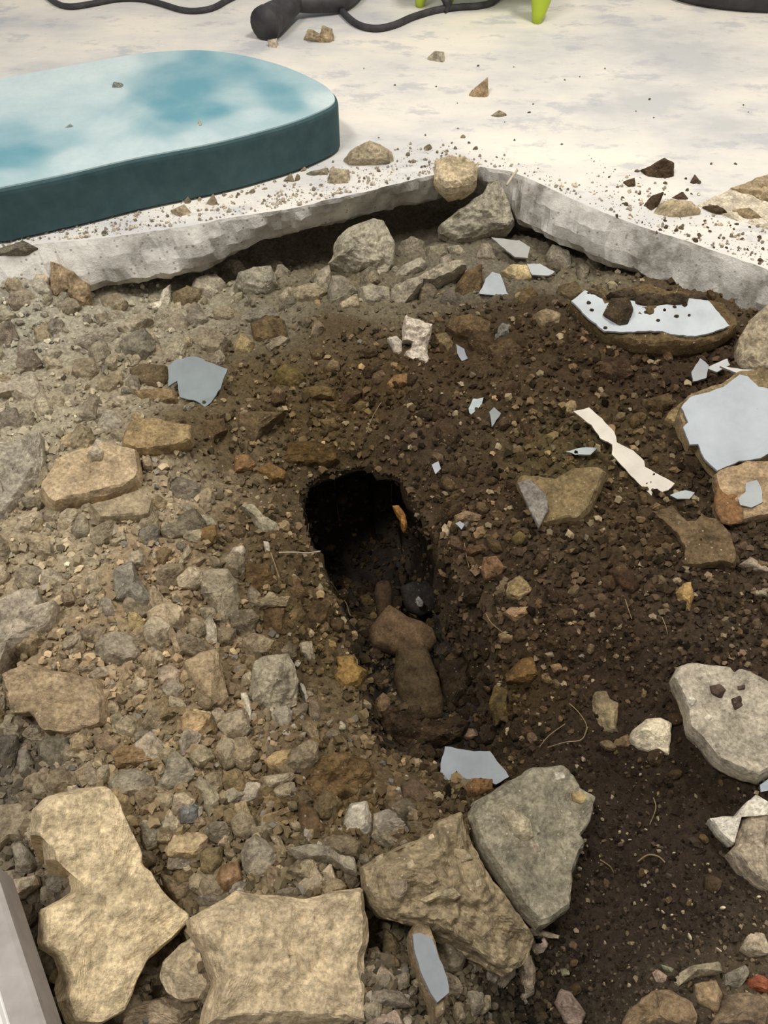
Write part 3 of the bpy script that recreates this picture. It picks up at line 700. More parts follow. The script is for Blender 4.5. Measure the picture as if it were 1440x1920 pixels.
C|stone|1338,1130 1440,1110 1610,1122 1490,1232 1430,1312 1400,1372 1370,1322 1340,1232|66553a|d=.5|brown heart shaped stone left of the pit head
C|stone|1138,1172 1260,1150 1282,1222 1200,1282 1170,1432 1135,1302|5f4c32|d=.5|dark brown stone left of the heart shaped stone
C|stone|1308,752 1350,668 1434,732 1400,802 1318,802|9a8660|d=.6|yellowish pointed stone up the slope from the grey pentagonal flake
C|stone|188,652 260,608 302,700 272,782 198,732|97886e|d=.5|tan lump at the upper left, above the pale jutting stone
C|stone|-20,630 60,600 110,700 60,780 -20,760|867a6c|d=.5|brown grey lump at the left edge in the upper rubble
C|stone|100,780 180,760 250,850 190,900 90,900|7b6f60|d=.5|dark grey lump above the pale jutting stone
C|stone|420,820 530,810 560,900 480,960 400,900|8e816a|d=.5|dusty lump below the pale grey oblong stone
C|stone|560,930 680,880 700,960 620,1030 540,1000|94866a|d=.5|dusty yellowish lump left of the brown block
C|stone|1080,720 1130,640 1230,660 1300,720 1240,800 1130,780|8d806a|d=.5|dusty stone above the grey pentagonal flake
C|stone|0,1120 90,1090 130,1190 60,1260 -10,1250|7c7266|d=.5|shaded stone at the left edge under the pale jutting stone
C|stone|600,360 640,335 680,400 640,440 590,410|8a7d6a|d=.6|small stone under the left part of the dark slab edge
D|concrete_chunk|523,290 560,230 553,180 580,130 640,80 780,23 837,38 872,100 902,160 892,300 840,372 790,332 690,357 620,332|aaa391|d=.75 f=.85 z=-.10 lift=.0|large grey boulder standing under the slab edge
D|stone|3,380 20,340 90,308 202,293 227,350 242,400 180,452 90,462 18,432|9a9484|d=.6 z=-.115 lift=.005|boxy grey stone in the black shadow under the slab
D|concrete_chunk|873,502 880,428 960,398 1050,348 1120,318 1240,268 1282,258 1302,290 1240,342 1150,392 1060,422 1000,482 940,532|a39a88|d=.6 f=.6 lift=.02|long light grey stone slanting up to the right below the boulder
D|stone|448,342 530,288 542,330 532,440 470,492 438,430|968c7a|d=.6|grey stone left of the large grey boulder's foot
D|stone|298,432 400,398 450,388 522,440 440,502 328,502|978a72|d=.6|tan grey stone right of the boxy grey stone
D|stone|543,350 600,348 662,390 692,440 620,512 528,547 523,440|8b8373|d=.6|grey angular stone under the large grey boulder
D|stone|688,430 760,398 870,418 882,502 790,532 718,522|98907f|d=.6|grey flat stone left of the long slanting stone
D|stone|598,502 690,448 702,522 558,552|a4967b|d=.5|pale tan wedge under the large grey boulder
D|stone|908,332 950,288 1050,248 1082,280 1062,322 950,372 898,362|979081|d=.6|grey stone resting above the long slanting stone
D|stone|1078,190 1190,168 1202,240 1160,272 1083,272|827a66|d=.6|boxy olive stone right of the large grey boulder
D|stone|1188,190 1260,178 1304,220 1280,252 1208,242|a09683|d=.6|pale stone right of the boxy olive stone
D|stone|930,170 1000,130 1070,160 1070,250 960,280 900,240|837a6b|d=.6|brown grey stone right of the large grey boulder
D|stone|1256,382 1300,328 1392,288 1394,400 1370,472 1290,492 1228,452|6b573b|d=.6|brown stone right of the long slanting stone's lower side
D|stone|1148,500 1180,438 1260,448 1292,490 1270,532 1178,522|5d564b|d=.6|dark grey stone under the long slanting stone
D|plaster_lump|943,640 960,568 1040,598 1112,620 1102,700 1080,780 1112,870 1100,905 1060,905 1040,882 950,852 938,820 1000,768 990,722 940,720|cbbfb2|d=.4 f=.7 r=1.4 lift=.015|torn whitish plaster lump standing in the brown bank above the pit
D|plaster_lump|858,702 910,688 942,720 942,802 900,804 880,742|c4b9ac|d=.5 f=.7 lift=.012|smaller white plaster scrap left of the torn plaster lump
D|stone|1128,682 1190,668 1232,730 1210,792 1138,742|7b6a49|d=.6|tan brown stone right of the torn plaster lump
D|stone|1188,642 1220,588 1330,568 1440,608 1432,722 1380,724 1250,692|675338|d=.6|golden brown lump up and right of the torn plaster lump
D|soil_clod|218,892 280,838 360,878 402,930 350,994 240,1004 198,952|65552f|d=.6|olive brown clod on the bank right of the pentagonal flake
D|soil_clod|88,622 180,578 280,600 302,692 220,740 110,720|6a583c|d=.5|brown clod above the olive brown clod
D|soil_clod|378,982 500,968 572,990 562,1052 428,1042|6a5634|d=.6|flat tan clod above the head of the pit
D|soil_clod|658,1082 700,1053 752,1060 742,1122 690,1132|6e5a3a|d=.7|round brown pebble clod above the head of the pit
D|soil_clod|848,962 900,908 972,898 972,962 880,1004|8a6940|d=.6|orange tan clod below the torn plaster lump
D|soil_clod|238,1392 300,1288 440,1278 560,1308 592,1392 520,1432 290,1427|584423|d=.5|large ochre soil block overhanging the head of the pit
D|soil_clod|468,1162 560,1148 592,1210 520,1242|6b5736|d=.6|tan clod over the large ochre soil block
D|soil_clod|793,892 830,878 852,910 810,927|8f7056|d=.7|small pink tan pebble left of the orange tan clod
D|soil_clod|478,1062 640,1052 682,1080 640,1132 558,1122|5e4a2c|d=.6|long brown clod under the flat tan clod
B|concrete_chunk|203,850 280,788 370,728 390,688 430,678 462,740 492,830 470,862 400,872 340,892 270,902 208,882|a09a8a|d=.6 f=.7 z=-.075 lift=.0|big grey stone in the corner under the two slab edges
B|concrete_chunk|398,762 470,728 532,760 562,820 584,852 520,854 480,820|7a7468|d=.5 f=.7 z=-.085 lift=.0|dark grey stone right of the big corner stone
B|concrete_chunk|193,602 235,592 310,594 352,620 347,680 310,702 230,712 188,670|c2b091|d=.35 f=.45 floor=1 lift=.008|beige blocky stone on the rim at the corner of the opening
B|concrete_chunk|303,380 330,338 390,288 392,370 370,387|a8906f|d=.5 f=.8 floor=1 lift=.02|pyramid shaped tan stone standing on the pale floor
B|stone|163,215 190,190 225,194 230,240 190,247 166,238|aba290|d=.8 f=.8 floor=1 lift=.015|round grey pebble on the floor below the black cable
B|stone|398,437 430,413 462,430 430,447|948976|d=.7 floor=1|small flat grey chip on the floor below the pyramid stone
B|soil_clod|962,640 1050,593 1087,610 1087,660 1040,692 978,675|564433|d=.7 f=.7 floor=1 r=1.6 lift=.012|large dark soil clod on the pale floor at right
B|soil_clod|898,680 940,666 944,700 910,714|584634|d=.8 f=.7 floor=1|small dark clod left of and below the large dark clod
B|soil_clod|1143,690 1165,653 1187,680 1160,702|5b4a39|d=.8 f=.7 floor=1|small dark clod right of the large dark clod
B|soil_clod|1074,745 1120,718 1142,745 1100,755|5b4a39|d=.8 floor=1|dark crumb heap behind the buff flat stone
B|concrete_chunk|1028,772 1070,753 1160,768 1192,790 1120,817 1040,827 998,815|b5a486|d=.6 f=.4 floor=1|buff flat stone lying in crumbs on the floor at right
B|soil_clod|960,790 1000,735 1050,720 1030,765 1000,815|4b3d2e|d=.7 floor=1 r=1.6|dark soil heap left of the buff flat stone
B|soil_clod|1195,775 1250,770 1290,800 1240,815|594a38|d=.7 floor=1 r=1.6|brown crumb heap right of the buff flat stone
B|stone|1300,790 1370,780 1420,820 1340,830|a28f72|d=.6 floor=1|tan chip near the right edge below the lifted floor shell
A|concrete_chunk|1138,145 1155,108 1200,128 1210,93 1247,110 1257,165 1220,187 1190,172|aa967a|d=.6 f=.8 floor=1 lift=.03|tan stone on the floor right of the dark nozzle
A|stone|1003,150 1040,143 1042,190 1010,197|b3a494|d=.7 f=.8 floor=1 lift=.015|small pinkish stone in front of the dark nozzle
A|stone|423,742 460,713 540,738 557,780 500,802 430,802|b09c7d|d=.6 f=.7 floor=1 lift=.02|sandy lump in front of the teal board's middle
A|stone|653,737 670,690 730,648 762,700 752,732 680,752|a08a6f|d=.6 f=.8 floor=1 lift=.02|brown pointed stone against the front of the teal board
Z|stone|645,300 662,278 695,265 735,283 740,308 690,322 650,315|a3967e|d=.6 f=.7 floor=1 lift=.015|grey tan lump on the slab right of the teal board
A|stone|1223,692 1240,628 1310,638 1312,702 1260,717|a89a82|d=.7 f=.7 floor=1|small pale stone left of the grey tan lump on the slab
A|stone|1058,682 1090,648 1112,690|8f8570|d=.7 f=.7 floor=1|small dark chip in front of the right part of the teal board
A|stone|1148,652 1230,628 1232,657 1160,662|8d8472|d=.7 f=.6 floor=1|flat grey chip right of the small dark chip by the teal board
A|stone|-10,962 -10,935 90,903 142,930 100,952|6d675b|d=.6 f=.6 floor=1|dark grey stone at the left edge in front of the teal board
A|stone|640,790 690,765 720,800 680,830|a3937a|d=.7 f=.6 floor=1|small tan stone below the brown pointed stone on the slab
A|stone|775,760 800,725 820,770 795,785|8a7d68|d=.7 f=.6 floor=1|small brown chip right of the brown pointed stone
E|stone|148,287 200,248 280,248 302,310 240,332 190,317|b7a37a|d=.5|cream oval stone beside a painted corner, below the corner stone
E|soil_clod|233,430 250,368 300,348 332,390 312,442 270,454|6e5b3c|d=.7|round brown stone below the cream oval stone
E|stone|318,532 308,490 370,458 442,480 432,532 350,562|8c7a5d|d=.6 r=1.5|crusty light brown lump left of the broad painted slab
E|stone|128,562 160,528 202,540 192,582 120,614|77736b|d=.5|blue grey chip left of the crusty light brown lump
E|stone|368,200 400,148 480,178 502,260 460,302 398,272|8d8475|d=.6|grey lump under the right slab edge
E|concrete_chunk|558,140 600,88 700,128 792,185 740,217 650,192 640,222 588,222|968b75|d=.5|pebbly ledge stone tucked under the right slab edge
E|stone|733,210 800,183 880,220 922,240 830,257 748,252|5a5147|d=.5|dark stone right of the pebbly ledge stone
E|stone|268,60 360,50 420,100 350,140 280,120|6e685d|d=.6|dark grey stone in the shadow of the right slab edge
E|stone|50,150 100,140 130,220 80,240 30,220|8a8070|d=.6|grey stone right of the long slanting stone's tip
E|soil_clod|828,902 960,868 1002,910 940,962 930,984 838,942|5d4b31|d=.6|brown clod touching the left corner of the large painted slab
E|soil_clod|430,350 520,330 560,400 490,440 420,410|65563e|d=.6|brown clod left of the broad painted slab's tip
E|soil_clod|640,690 760,700 800,780 700,820 610,770|4f3c2b|d=.4 r=1.5|dark clod on the slope below the broad painted slab
E|soil_clod|80,640 200,600 270,660 230,720 100,720|58462f|d=.4 r=1.5|wide brown clod below the blue grey chip
H|concrete_chunk|132,130 150,93 250,100 330,108 430,58 560,48 602,80 560,182 520,272 450,352 400,342 340,352 240,372 208,282 178,212|7f6d4b|plate=1 d=.3 f=.55 lift=.028 t=.04 r=.8|olive and orange stained flat stone right of the pit
H|stone|140,125 200,105 290,190 300,260 250,360 215,290 180,215|827c76|d=.06 f=.2 floor=2 lift=.004 t=.012|smooth bluish patch on the stained flat stone right of the pit
H|stone|953,700 1000,648 1040,638 1057,720 1030,802 1000,782 978,732|a98a54|d=.6 r=1.6|golden yellow crusty stone on the right soil bank
H|concrete_chunk|838,280 940,258 1000,338 1060,328 1100,298 1200,328 1252,410 1277,500 1270,562 1200,540 1100,560 1000,562 1010,472 960,392 898,332|705d43|plate=1 d=.15 f=.35 lift=.016 t=.03 r=1.2|curved soil crusted plate lying on the right bank
H|stone|1288,552 1350,508 1400,538 1445,568 1445,590 1350,580|a0917e|d=.6|whitish rough chip near the right edge of the soil bank
H|stone|1088,362 1150,333 1142,360 1100,372|b5a68e|d=.6|small white chip on the curved crusted plate
H|stone|1348,682 1445,668 1445,722 1370,714|93856f|d=.6|pale chip at the right edge below the whitish rough chip
H|stone|103,412 150,373 187,400 170,442 130,452|6d5c33|d=.8 s=1|round olive pebble below the stained flat stone
H|stone|-2,402 30,378 47,405 10,442|6b5138|d=.8 s=1|round brown pebble on the right lip of the pit
H|stone|648,472 690,448 712,480 670,492|7b6c4f|d=.8|small olive stone in the middle of the right soil bank
H|soil_clod|598,582 690,543 752,620 777,660 740,702 650,652|523d2b|d=.6 s=1|soft brown clod in the middle of the right soil bank
H|stone|78,692 90,640 150,608 192,640 212,682 150,742 88,722|95805a|d=.6 r=1.6|crusty tan stone on the right lip of the pit
H|stone|63,802 100,768 202,768 202,802 130,852|96795a|d=.7 r=1.5|pinkish tan stone below the crusty tan stone on the lip
H|stone|38,912 90,888 132,910 110,952 50,947|85714d|d=.7|golden stone low on the right lip of the pit
H|soil_clod|73,1122 160,1038 220,1028 247,1120 200,1167 78,1162|72562f|d=.7|golden brown clod at the right lower corner of the pit
H|stone|278,1012 320,998 332,1030 300,1034|9a8872|d=.7|tiny pale stone right of the golden brown clod
H|stone|308,1072 360,1058 377,1100 330,1117|8a704f|d=.7|tiny tan stone below the tiny pale stone right of the pit
G|stone|28,300 90,288 150,350 232,400 227,450 190,477 130,432 78,352|9c937c|d=.6|pale rod shaped stone left of the black pit
G|stone|148,482 180,488 187,540 160,542|aea494|d=.6|small white chip under the pale rod shaped stone
G|soil_clod|108,112 180,73 267,120 262,170 190,184|7e6037|d=.6|orange brown stone at the upper left corner of the pit
G|stone|-2,40 60,28 112,80 90,122 -2,132|85643f|d=.6|orange tan stone left of the orange brown stone
G|concrete_chunk|78,1252 100,1108 160,1078 280,1063 312,1130 332,1240 320,1342 240,1372 120,1362 88,1322|9b917d|d=.55 f=.6 lift=.02|boxy grey stone with a tan side, left of the rusty pipe
G|stone|28,1270 60,1268 92,1340 80,1442 58,1402|b9ae9c|d=.6|white splinter on the left side of the boxy stone
G|stone|328,1212 360,1228 402,1350 380,1362 338,1262|b9b2a6|d=.6|white splinter on the right side of the boxy stone
G|stone|328,1012 400,998 412,1060 432,1110 390,1122 328,1062|a0947c|d=.6|pale stone above the boxy stone's right corner
G|soil_clod|528,1082 620,1073 632,1120 692,1160 650,1242 560,1272 498,1202 538,1132|8a6c38|d=.6|yellow ochre lump left of the rusty pipe
G|stone|708,1392 730,1308 770,1268 812,1300 790,1402 740,1437|9c7f5c|d=.7|pinkish oval stone left of the rusty pipe's lower end
G|stone|183,1390 200,1360 270,1330 302,1372 290,1442 270,1482 230,1462|968c7c|d=.6|grey stone directly under the boxy stone
G|stone|83,802 150,778 292,768 270,822 130,832|8b7c60|d=.6|tan grey flat stone up the slope from the boxy stone
G|soil_clod|288,852 340,788 372,870 320,912 288,902|6f5c3b|d=.6|olive clod right of the tan grey flat stone
G|soil_clod|478,992 520,988 532,1040 490,1032|8b7345|d=.6|small yellow clod above the yellow ochre lump
G|stone|1058,440 1090,388 1122,420 1117,472 1075,477|b3a183|d=.8|small cream stone on the right edge of the black pit
G|stone|1138,352 1200,323 1287,350 1270,382 1150,387|8a7256|d=.7|flat pinkish stone right of the small cream stone
G|stone|1158,392 1220,377 1212,420 1162,424|86827c|d=.7|small grey stone under the flat pinkish stone
G|stone|1238,442 1290,398 1307,450 1250,474|8e7450|d=.7|small tan stone on the bank right of the small grey stone
G|soil_clod|1278,642 1290,568 1362,558 1402,620 1380,662 1300,694|846446|d=.6|reddish brown lump on the right bank beside the pit
G|soil_clod|1178,522 1290,498 1332,530 1220,564|6e5138|d=.6|brown flat clod right of the black pit
G|soil_clod|60,600 180,600 210,700 120,760 50,700|604a2c|d=.5|brown clod left of the pit below the white chip
G|soil_clod|250,690 330,680 390,770 300,790|5d4930|d=.5|leaning brown clod on the left wall of the pit
G|soil_clod|150,840 260,830 260,960 200,1010 150,930|5a462d|d=.5|upright brown clod above the boxy stone
G|soil_clod|400,790 500,800 480,900 400,960 350,880|54432c|d=.5|brown block on the left rim of the pit above the ochre lump
G|soil_clod|1320,1330 1350,1230 1420,1250 1420,1400 1360,1440|6d5c34|d=.6|mossy yellow clod on the right side of the pit bottom
H|soil_clod|1140,1180 1190,1168 1222,1200 1200,1242 1150,1215|59493f|d=.35 f=.2 floor=2 lift=.0005 t=.012|largest brown spot of soil stuck on the spotted lump
H|soil_clod|1253,1245 1300,1228 1312,1290 1268,1302|5d4b42|d=.35 f=.2 floor=2 lift=.0005 t=.012|second brown spot of soil on the spotted lump, below the largest
H|soil_clod|1278,1182 1322,1173 1322,1196 1285,1202|5d4b42|d=.35 f=.2 floor=2 lift=.0005 t=.012|small brown streak of soil near the top of the spotted lump
H|stone|1015,1245 1050,1228 1072,1255 1050,1282 1022,1275|d2ccbe|d=.3 f=.2 floor=2 lift=.001 t=.012|white pebble set in the left half of the spotted lump
H|stone|1105,1345 1135,1325 1150,1345 1125,1370|d0c8b8|d=.3 f=.2 floor=2 lift=.001 t=.012|small white pebble set low in the spotted lump
C|stone|-20,220 60,215 120,260 110,330 40,350 -20,330|918576|d=.5 f=.6|pale brown stone at the left edge beside the end of the floor slab
C|stone|130,240 165,235 185,300 165,350 130,345|b09a86|d=.5 f=.7|pinkish upright chip left of the buff stone
C|stone|60,430 150,420 220,470 190,540 90,560 40,500|8f8371|d=.5|dusty grey stone below the pinkish upright chip
C|stone|560,470 660,450 720,500 680,560 590,560|93866e|d=.5|tan grey stone left of the pointed white chip
C|stone|530,570 620,560 650,620 560,650|8a7d6b|d=.5|small brown grey stone under the tan grey stone
J|stone|888,885 922,862 945,900 905,938|c0ad92|d=.5 f=.3 floor=2 lift=.0 t=.012|pale pebble set in the upper half of the brown pebbly lump
J|stone|1238,980 1275,958 1290,1000 1255,1018|b9a68a|d=.5 f=.3 floor=2 lift=.0 t=.012|pale pebble near the right edge of the brown pebbly lump
J|stone|800,985 850,940 895,960 900,1030 850,1075 805,1040|a3927a|d=.5 f=.3 floor=2 lift=.0 t=.015|grey tan stone set in the left half of the brown pebbly lump
J|stone|1010,735 1045,722 1050,750 1000,775|c3b190|d=.5 f=.3 floor=2 lift=.0 t=.012|cream chip near the top of the brown pebbly lump
J|stone|1120,800 1200,810 1240,860 1180,880 1110,850|a9987a|d=.35 f=.3 floor=2 lift=.0 t=.012|sandy stone in the upper right of the brown pebbly lump
J|stone|730,850 770,830 780,870 740,885|b5a487|d=.5 f=.3 floor=2 lift=.0 t=.012|small cream pebble in the upper left of the brown pebbly lump
K|stone|250,650 290,640 310,690 270,705|a8998a|d=.4 f=.3 floor=2 lift=.0 t=.01|small pinkish pebble in the middle of the grey triangular slab
K|stone|360,285 420,290 430,320 380,335|c2bcab|d=.4 f=.3 floor=2 lift=.0 t=.01|whitish chip at the top of the grey triangular slab
K|stone|455,395 500,380 545,420 510,450 465,430|a58e62|d=.4 f=.3 floor=2 lift=.0 t=.012|ochre chip on the right edge of the grey triangular slab
"""
FLAKES = """
C|945,870 985,835 1090,808 1140,828 1278,885 1240,990 1190,1070 1150,1098 1110,1062 1010,1042 1000,950 950,982|8e9799|f=.55 lift=.03|grey pentagonal paint flake lying in the upper left rubble
J|1063,462 1068,370 1093,283 1240,308 1322,308 1420,440 1352,482 1280,442 1210,462 1180,532 1158,532 1148,460 1118,492|969ca1|f=.55 lift=.02|blue grey angular flake at the near end of the pit
D|1318,1100 1340,1048 1400,1043 1392,1082 1325,1148|bcc6c6|f=.5|small pale blue flake right of the pit head
E|48,392 80,320 110,288 150,298 192,412 130,402|bdc3c8|f=.6 lift=.02|pale blue triangular flake beside the cream oval stone
E|278,250 340,248 412,290 380,307 300,302|c3c7c8|f=.5 lift=.02|pale painted corner on the right end of the cream oval stone
E|108,125 240,138 292,170 280,222 220,217 158,170|b3b1ab|f=.4 lift=.025|dusty pale grey flake below the corner stones
E|98,962 120,938 152,970 110,1034|9fa6a4|f=.5|small grey green flake right of the small pale blue flake
E|1068,770 1110,708 1152,740 1140,802 1075,817|adb0b2|f=.4 lift=.02|grey flake left of the large painted slab's top
E|1138,752 1240,708 1252,740 1190,772|c6c8c8|f=.4 lift=.02|pale strip of flake above the large painted slab
E|968,1362 1040,1338 1082,1350 1060,1382 1000,1382|c3c9ca|f=.4 lift=.012|pale flake at the tail of the long white flake
E|466,1155 560,1133 617,1140 580,1170 510,1170|bcc3c3|f=.3 lift=.012|narrow pale flake above the stained flat stone
D|1248,742 1290,768 1312,822 1280,837 1253,792|a3a7ac|f=.6 lift=.015|slim blue grey flake below the golden brown lump
G|1023,90 1060,73 1072,110 1045,137|b9bcc6|f=.6 lift=.012|tiny lilac grey flake on the bank above the small cream stone
K|1398,352 1443,318 1443,382 1400,384|b4bec6|f=.4 lift=.02|small blue flake at the right edge under the spotted lump
E|760,380 840,362 830,378 780,395|c3c8c8|f=.3 lift=.045|thin pale flake behind the brown cube on the broad painted slab
G|1150,395 1170,385 1200,400 1180,425|a9acb3|f=.6 lift=.02|tiny blue grey flake on the bank right of the pit
I|1010,640 1075,615 1115,650 1085,690 1030,680|8795a0|f=.3 floor=2 lift=.002|bluish flake lying on the bluish dark stone
Z|1348,690 1440,700 1445,722 1405,712|d9d6cf|f=.4 lift=.035|white strip of flake on the right edge beside the large painted slab
"""
OPT_SKIP = ('mat',)
def parse(block):
    for ln in block.strip().splitlines():
        ln = ln.strip()
        if not ln: continue
        f = [q.strip() for q in ln.split('|')]
        yield f
CATS = {'stone': 'stone', 'concrete_chunk': 'concrete chunk', 'soil_clod': 'soil clod', 'plaster_lump': 'plaster', 'brick_piece': 'brick'}
for fr, name, pl, hx, op, lab in parse(DATA):
    o = {}
    for q in op.split():
        k, v = q.split('='); o[k] = float(v)
    rock(name, poly_px(fr, pl), hx, o, lab, CATS[name])
for fr, pl, hx, op, lab in parse(FLAKES):
    o = {}
    for q in op.split():
        k, v = q.split('='); o[k] = float(v)
    flake('paint_flake', poly_px(fr, pl), hx, o, lab, 'paint flake')

# ------------------------------------------------------------------ lumps of floor that still carry their grey paint
def painted_chunk(fr, base_s, paint_s, basehex, painthex, o, label, gain=1.1, paint_label='grey painted face'):
    pts = poly_px(fr, base_s)
    ob, info = rock('painted_concrete_chunk', pts, basehex, dict(o, mat=M_CONC), label, 'concrete chunk', gain=gain)
    p, n, u, w_, R, dome, lift = info
    pp = p + n * (dome * 1.0 + o.get('up', .002))
    bm = plate_mesh(poly_px(fr, paint_s), pp, n, .004, 0)
    from mathutils.bvhtree import BVHTree
    SOLIDS.append(BVHTree.FromBMesh(bm))
    bm_obj('painted_face', bm, M_PAINT, pp, ob, tuple(c * .84 for c in hexlin(painthex)))['label'] = paint_label
    return ob, info
MATS['painted_concrete_chunk'] = M_CONC
# broad slab near the right edge of the slab: the fractured side faces us below the paint
painted_chunk('E', '480,440 520,470 600,560 680,610 800,640 900,650 1010,650 1110,640 1200,615 1290,560 1290,520 1230,450 1060,400 840,360 720,380 640,410 555,375',
              '490,430 555,380 640,420 650,445 720,420 840,440 900,455 960,445 1060,415 1150,430 1210,500 1250,550 1170,580 1090,600 970,590 930,575 830,575 740,580 650,575 570,510',
              '6b583a', 'c9d0d3', dict(plate=1, d=.10, f=.12, lift=.035, t=.07, r=1.2, up=.0015), 'broad thick slab with a pale blue painted top strewn with soil crumbs')
painted_chunk('E', '1000,1000 1020,920 1060,880 1220,825 1300,770 1400,760 1500,780 1500,1150 1400,1205 1300,1210 1190,1260 1130,1195 1095,1125 1055,1130 1020,1060',
              '1020,940 1060,895 1220,845 1300,785 1340,795 1395,845 1440,855 1490,860 1490,1130 1400,1190 1300,1200 1192,1250 1132,1190 1100,1120 1060,1120 1030,1040 1055,1015',
              '937f5c', 'b9c0c6', dict(plate=1, d=.12, f=.3, lift=.03, t=.05), 'large slab with a grey painted face at the right edge')
rock('concrete_chunk', poly_px('E', '1290,640 1300,600 1350,520 1440,440 1520,420 1520,770 1440,790 1380,790 1330,775 1280,760 1270,700'), 'aa9c84', dict(d=.45, f=.5, lift=.03), 'sandy rough concrete lump at the right edge above the large painted slab', 'concrete chunk')
rock('concrete_chunk', poly_px('E', '940,1000 960,960 1030,910 1060,890 1060,960 1040,1030 1000,1030'), '927c55', dict(d=.4, f=.4, lift=.02), 'ochre corner stone at the left tip of the large painted slab', 'concrete chunk')
painted_chunk('H', '1155,90 1180,70 1330,15 1450,20 1480,100 1480,300 1440,312 1320,332 1240,347 1200,330 1155,260 1175,190',
              '1280,210 1320,180 1320,132 1380,115 1402,150 1412,230 1350,258 1290,245', 'b39876', 'b8bcbc', dict(plate=1, d=.22, f=.4, lift=.03, t=.06),
              'tan and rust stained chunk with a small grey painted patch', paint_label='small ragged grey paint patch')
rock('stone', poly_px('H', '1170,130 1260,110 1310,150 1270,210 1310,260 1310,325 1240,340 1200,325 1160,260'), '84603d', dict(d=.08, f=.2, floor=2, lift=.003, t=.012), 'rust brown crust on the left half of the stained chunk at the right edge', 'stone')
painted_chunk('J', '905,1250 940,1180 992,1180 1030,1270 1065,1375 1120,1525 1112,1565 1080,1700 1040,1720 1030,1640 985,1520 940,1390',
              '920,1260 962,1245 1020,1278 1060,1380 1112,1528 1108,1560 1045,1612 972,1480 930,1330', 'a08a6b', '92979b', dict(plate=1, d=.3, f=.5, lift=.03, t=.04),
              'narrow sliver with a grey painted face, right of the broad tan slab')
# long white flake
f = flake('paint_flake', poly_px('E', '505,965 580,948 640,1000 700,1060 712,1110 790,1150 842,1200 850,1230 990,1310 960,1340 880,1370 780,1270 690,1170 690,1120 630,1090 590,1030'),
          'eae1d2', dict(f=.5, lift=.034, t=.006), 'long white torn flake slanting down the right soil bank', 'paint flake')
# brown cube resting on the broad painted slab
rock('stone', poly_px('E', '645,485 682,410 770,405 792,460 762,540 722,547 655,500'), '4a3e2e', dict(d=.7, f=.8, r=.6, floor=2, lift=.02, st=2.2), 'dark brown cubic stone resting on the broad painted slab', 'stone')
for s, lab in (('660,395 720,372 800,375 810,410 760,425 700,415', 'soil clod behind the dark cube on the broad painted slab'), ('790,405 850,385 930,395 940,440 870,455 800,445', 'soil clod right of the dark cube on the broad painted slab'),
               ('930,400 1000,385 1060,400 1050,435 980,445 940,435', 'soil clod on the far edge of the broad painted slab'), ('1060,395 1130,390 1160,420 1110,430 1060,420', 'small soil clod at the far right of the broad painted slab'),
               ('550,395 580,372 640,385 640,410 590,400', 'soil clod on the left tip of the broad painted slab')):
    rock('soil_clod', poly_px('E', s), '4c4132', dict(d=.5, f=.4, floor=2, lift=.002, r=1.7, t=.015), lab, 'soil clod')
for i, (a, b, r_) in enumerate(((575, 430, 14), (590, 465, 11), (655, 552, 12), (910, 515, 10), (1000, 495, 13), (1060, 490, 8), (940, 465, 9), (850, 475, 8), (1040, 440, 14), (990, 450, 9))):
    pts = [(880 + (a + r_ * math.cos(k * 1.047 + i) * RNG.uniform(.7, 1.25)) / 2.5714, 400 + (b + r_ * .8 * math.sin(k * 1.047 + i) * RNG.uniform(.7, 1.25)) / 2.5714) for k in range(6)]
    rock('soil_crumb', pts, '46362a', dict(d=.7, f=.6, floor=2, lift=.002, mat=M_CLOD), 'dark soil crumb lying on the broad painted slab', 'soil crumb', 'soil crumbs on the broad painted slab')

# ------------------------------------------------------------------ rusty pipe in the pit
def build_pipe():
    z = -.258
    root = empty('rusty_pipe', on_z(880, 1200, z))
    tag(root, 'rusty brown pipe fitting lying at the bottom of the pit', 'pipe')
    def piece(name, s, dz, d, hexc):
        bm, p0, info = rock_mesh(poly_px('G', s), dict(s=1, d=d, f=.45, z=z + dz, lift=.004, r=.35, t=.03))
        bm_obj(name, bm, M_RUST, info[0], root, hexlin(hexc), smooth=True)
    piece('neck', '722,760 735,700 765,685 800,688 818,740 815,830 790,900 745,890', .0, .55, '3f3022')
    piece('collar', '690,950 735,890 800,815 850,845 900,880 980,905 1030,940 1050,1000 1010,1055 940,1075 860,1075 790,1055 720,1025', .012, .5, '66523c')
    piece('body', '840,1040 1000,1035 1030,1120 1062,1200 1085,1320 1080,1400 960,1430 900,1400 860,1300 826,1210', .0, .5, '51432f')
build_pipe()
# a pale pebble and a wet stone in the mud, an orange root end
rock('stone', poly_px('G', '938,785 955,768 982,800 975,825 950,822'), '8f8a88', dict(d=.8, f=.7, z=-.255, lift=.004), 'small pale stone glinting in the wet mud beside the pipe neck', 'stone')
rock('stone', poly_px('G', '860,720 930,690 1010,700 1060,760 1040,840 960,870 890,830'), '2a2724', dict(d=.4, f=.5, z=-.27, lift=.0, s=1), 'dark wet stone behind the rusty pipe in the pit', 'stone')
rock('stone', poly_px('J', '1170,205 1200,180 1260,185 1270,225 1220,245 1180,235'), '7a6450', dict(d=.7, f=.7, lift=.004), 'small pinkish stone above the grey flake at the near end of the pit', 'stone')
rock('root_stub', poly_px('G', '818,300 850,295 885,340 897,400 882,442 863,420 862,380 840,350'), '8f6426', dict(d=.7, f=.8, z=-.16, lift=.0, r=1.5), 'orange yellow root stub hanging in the mouth of the black pit', 'root')
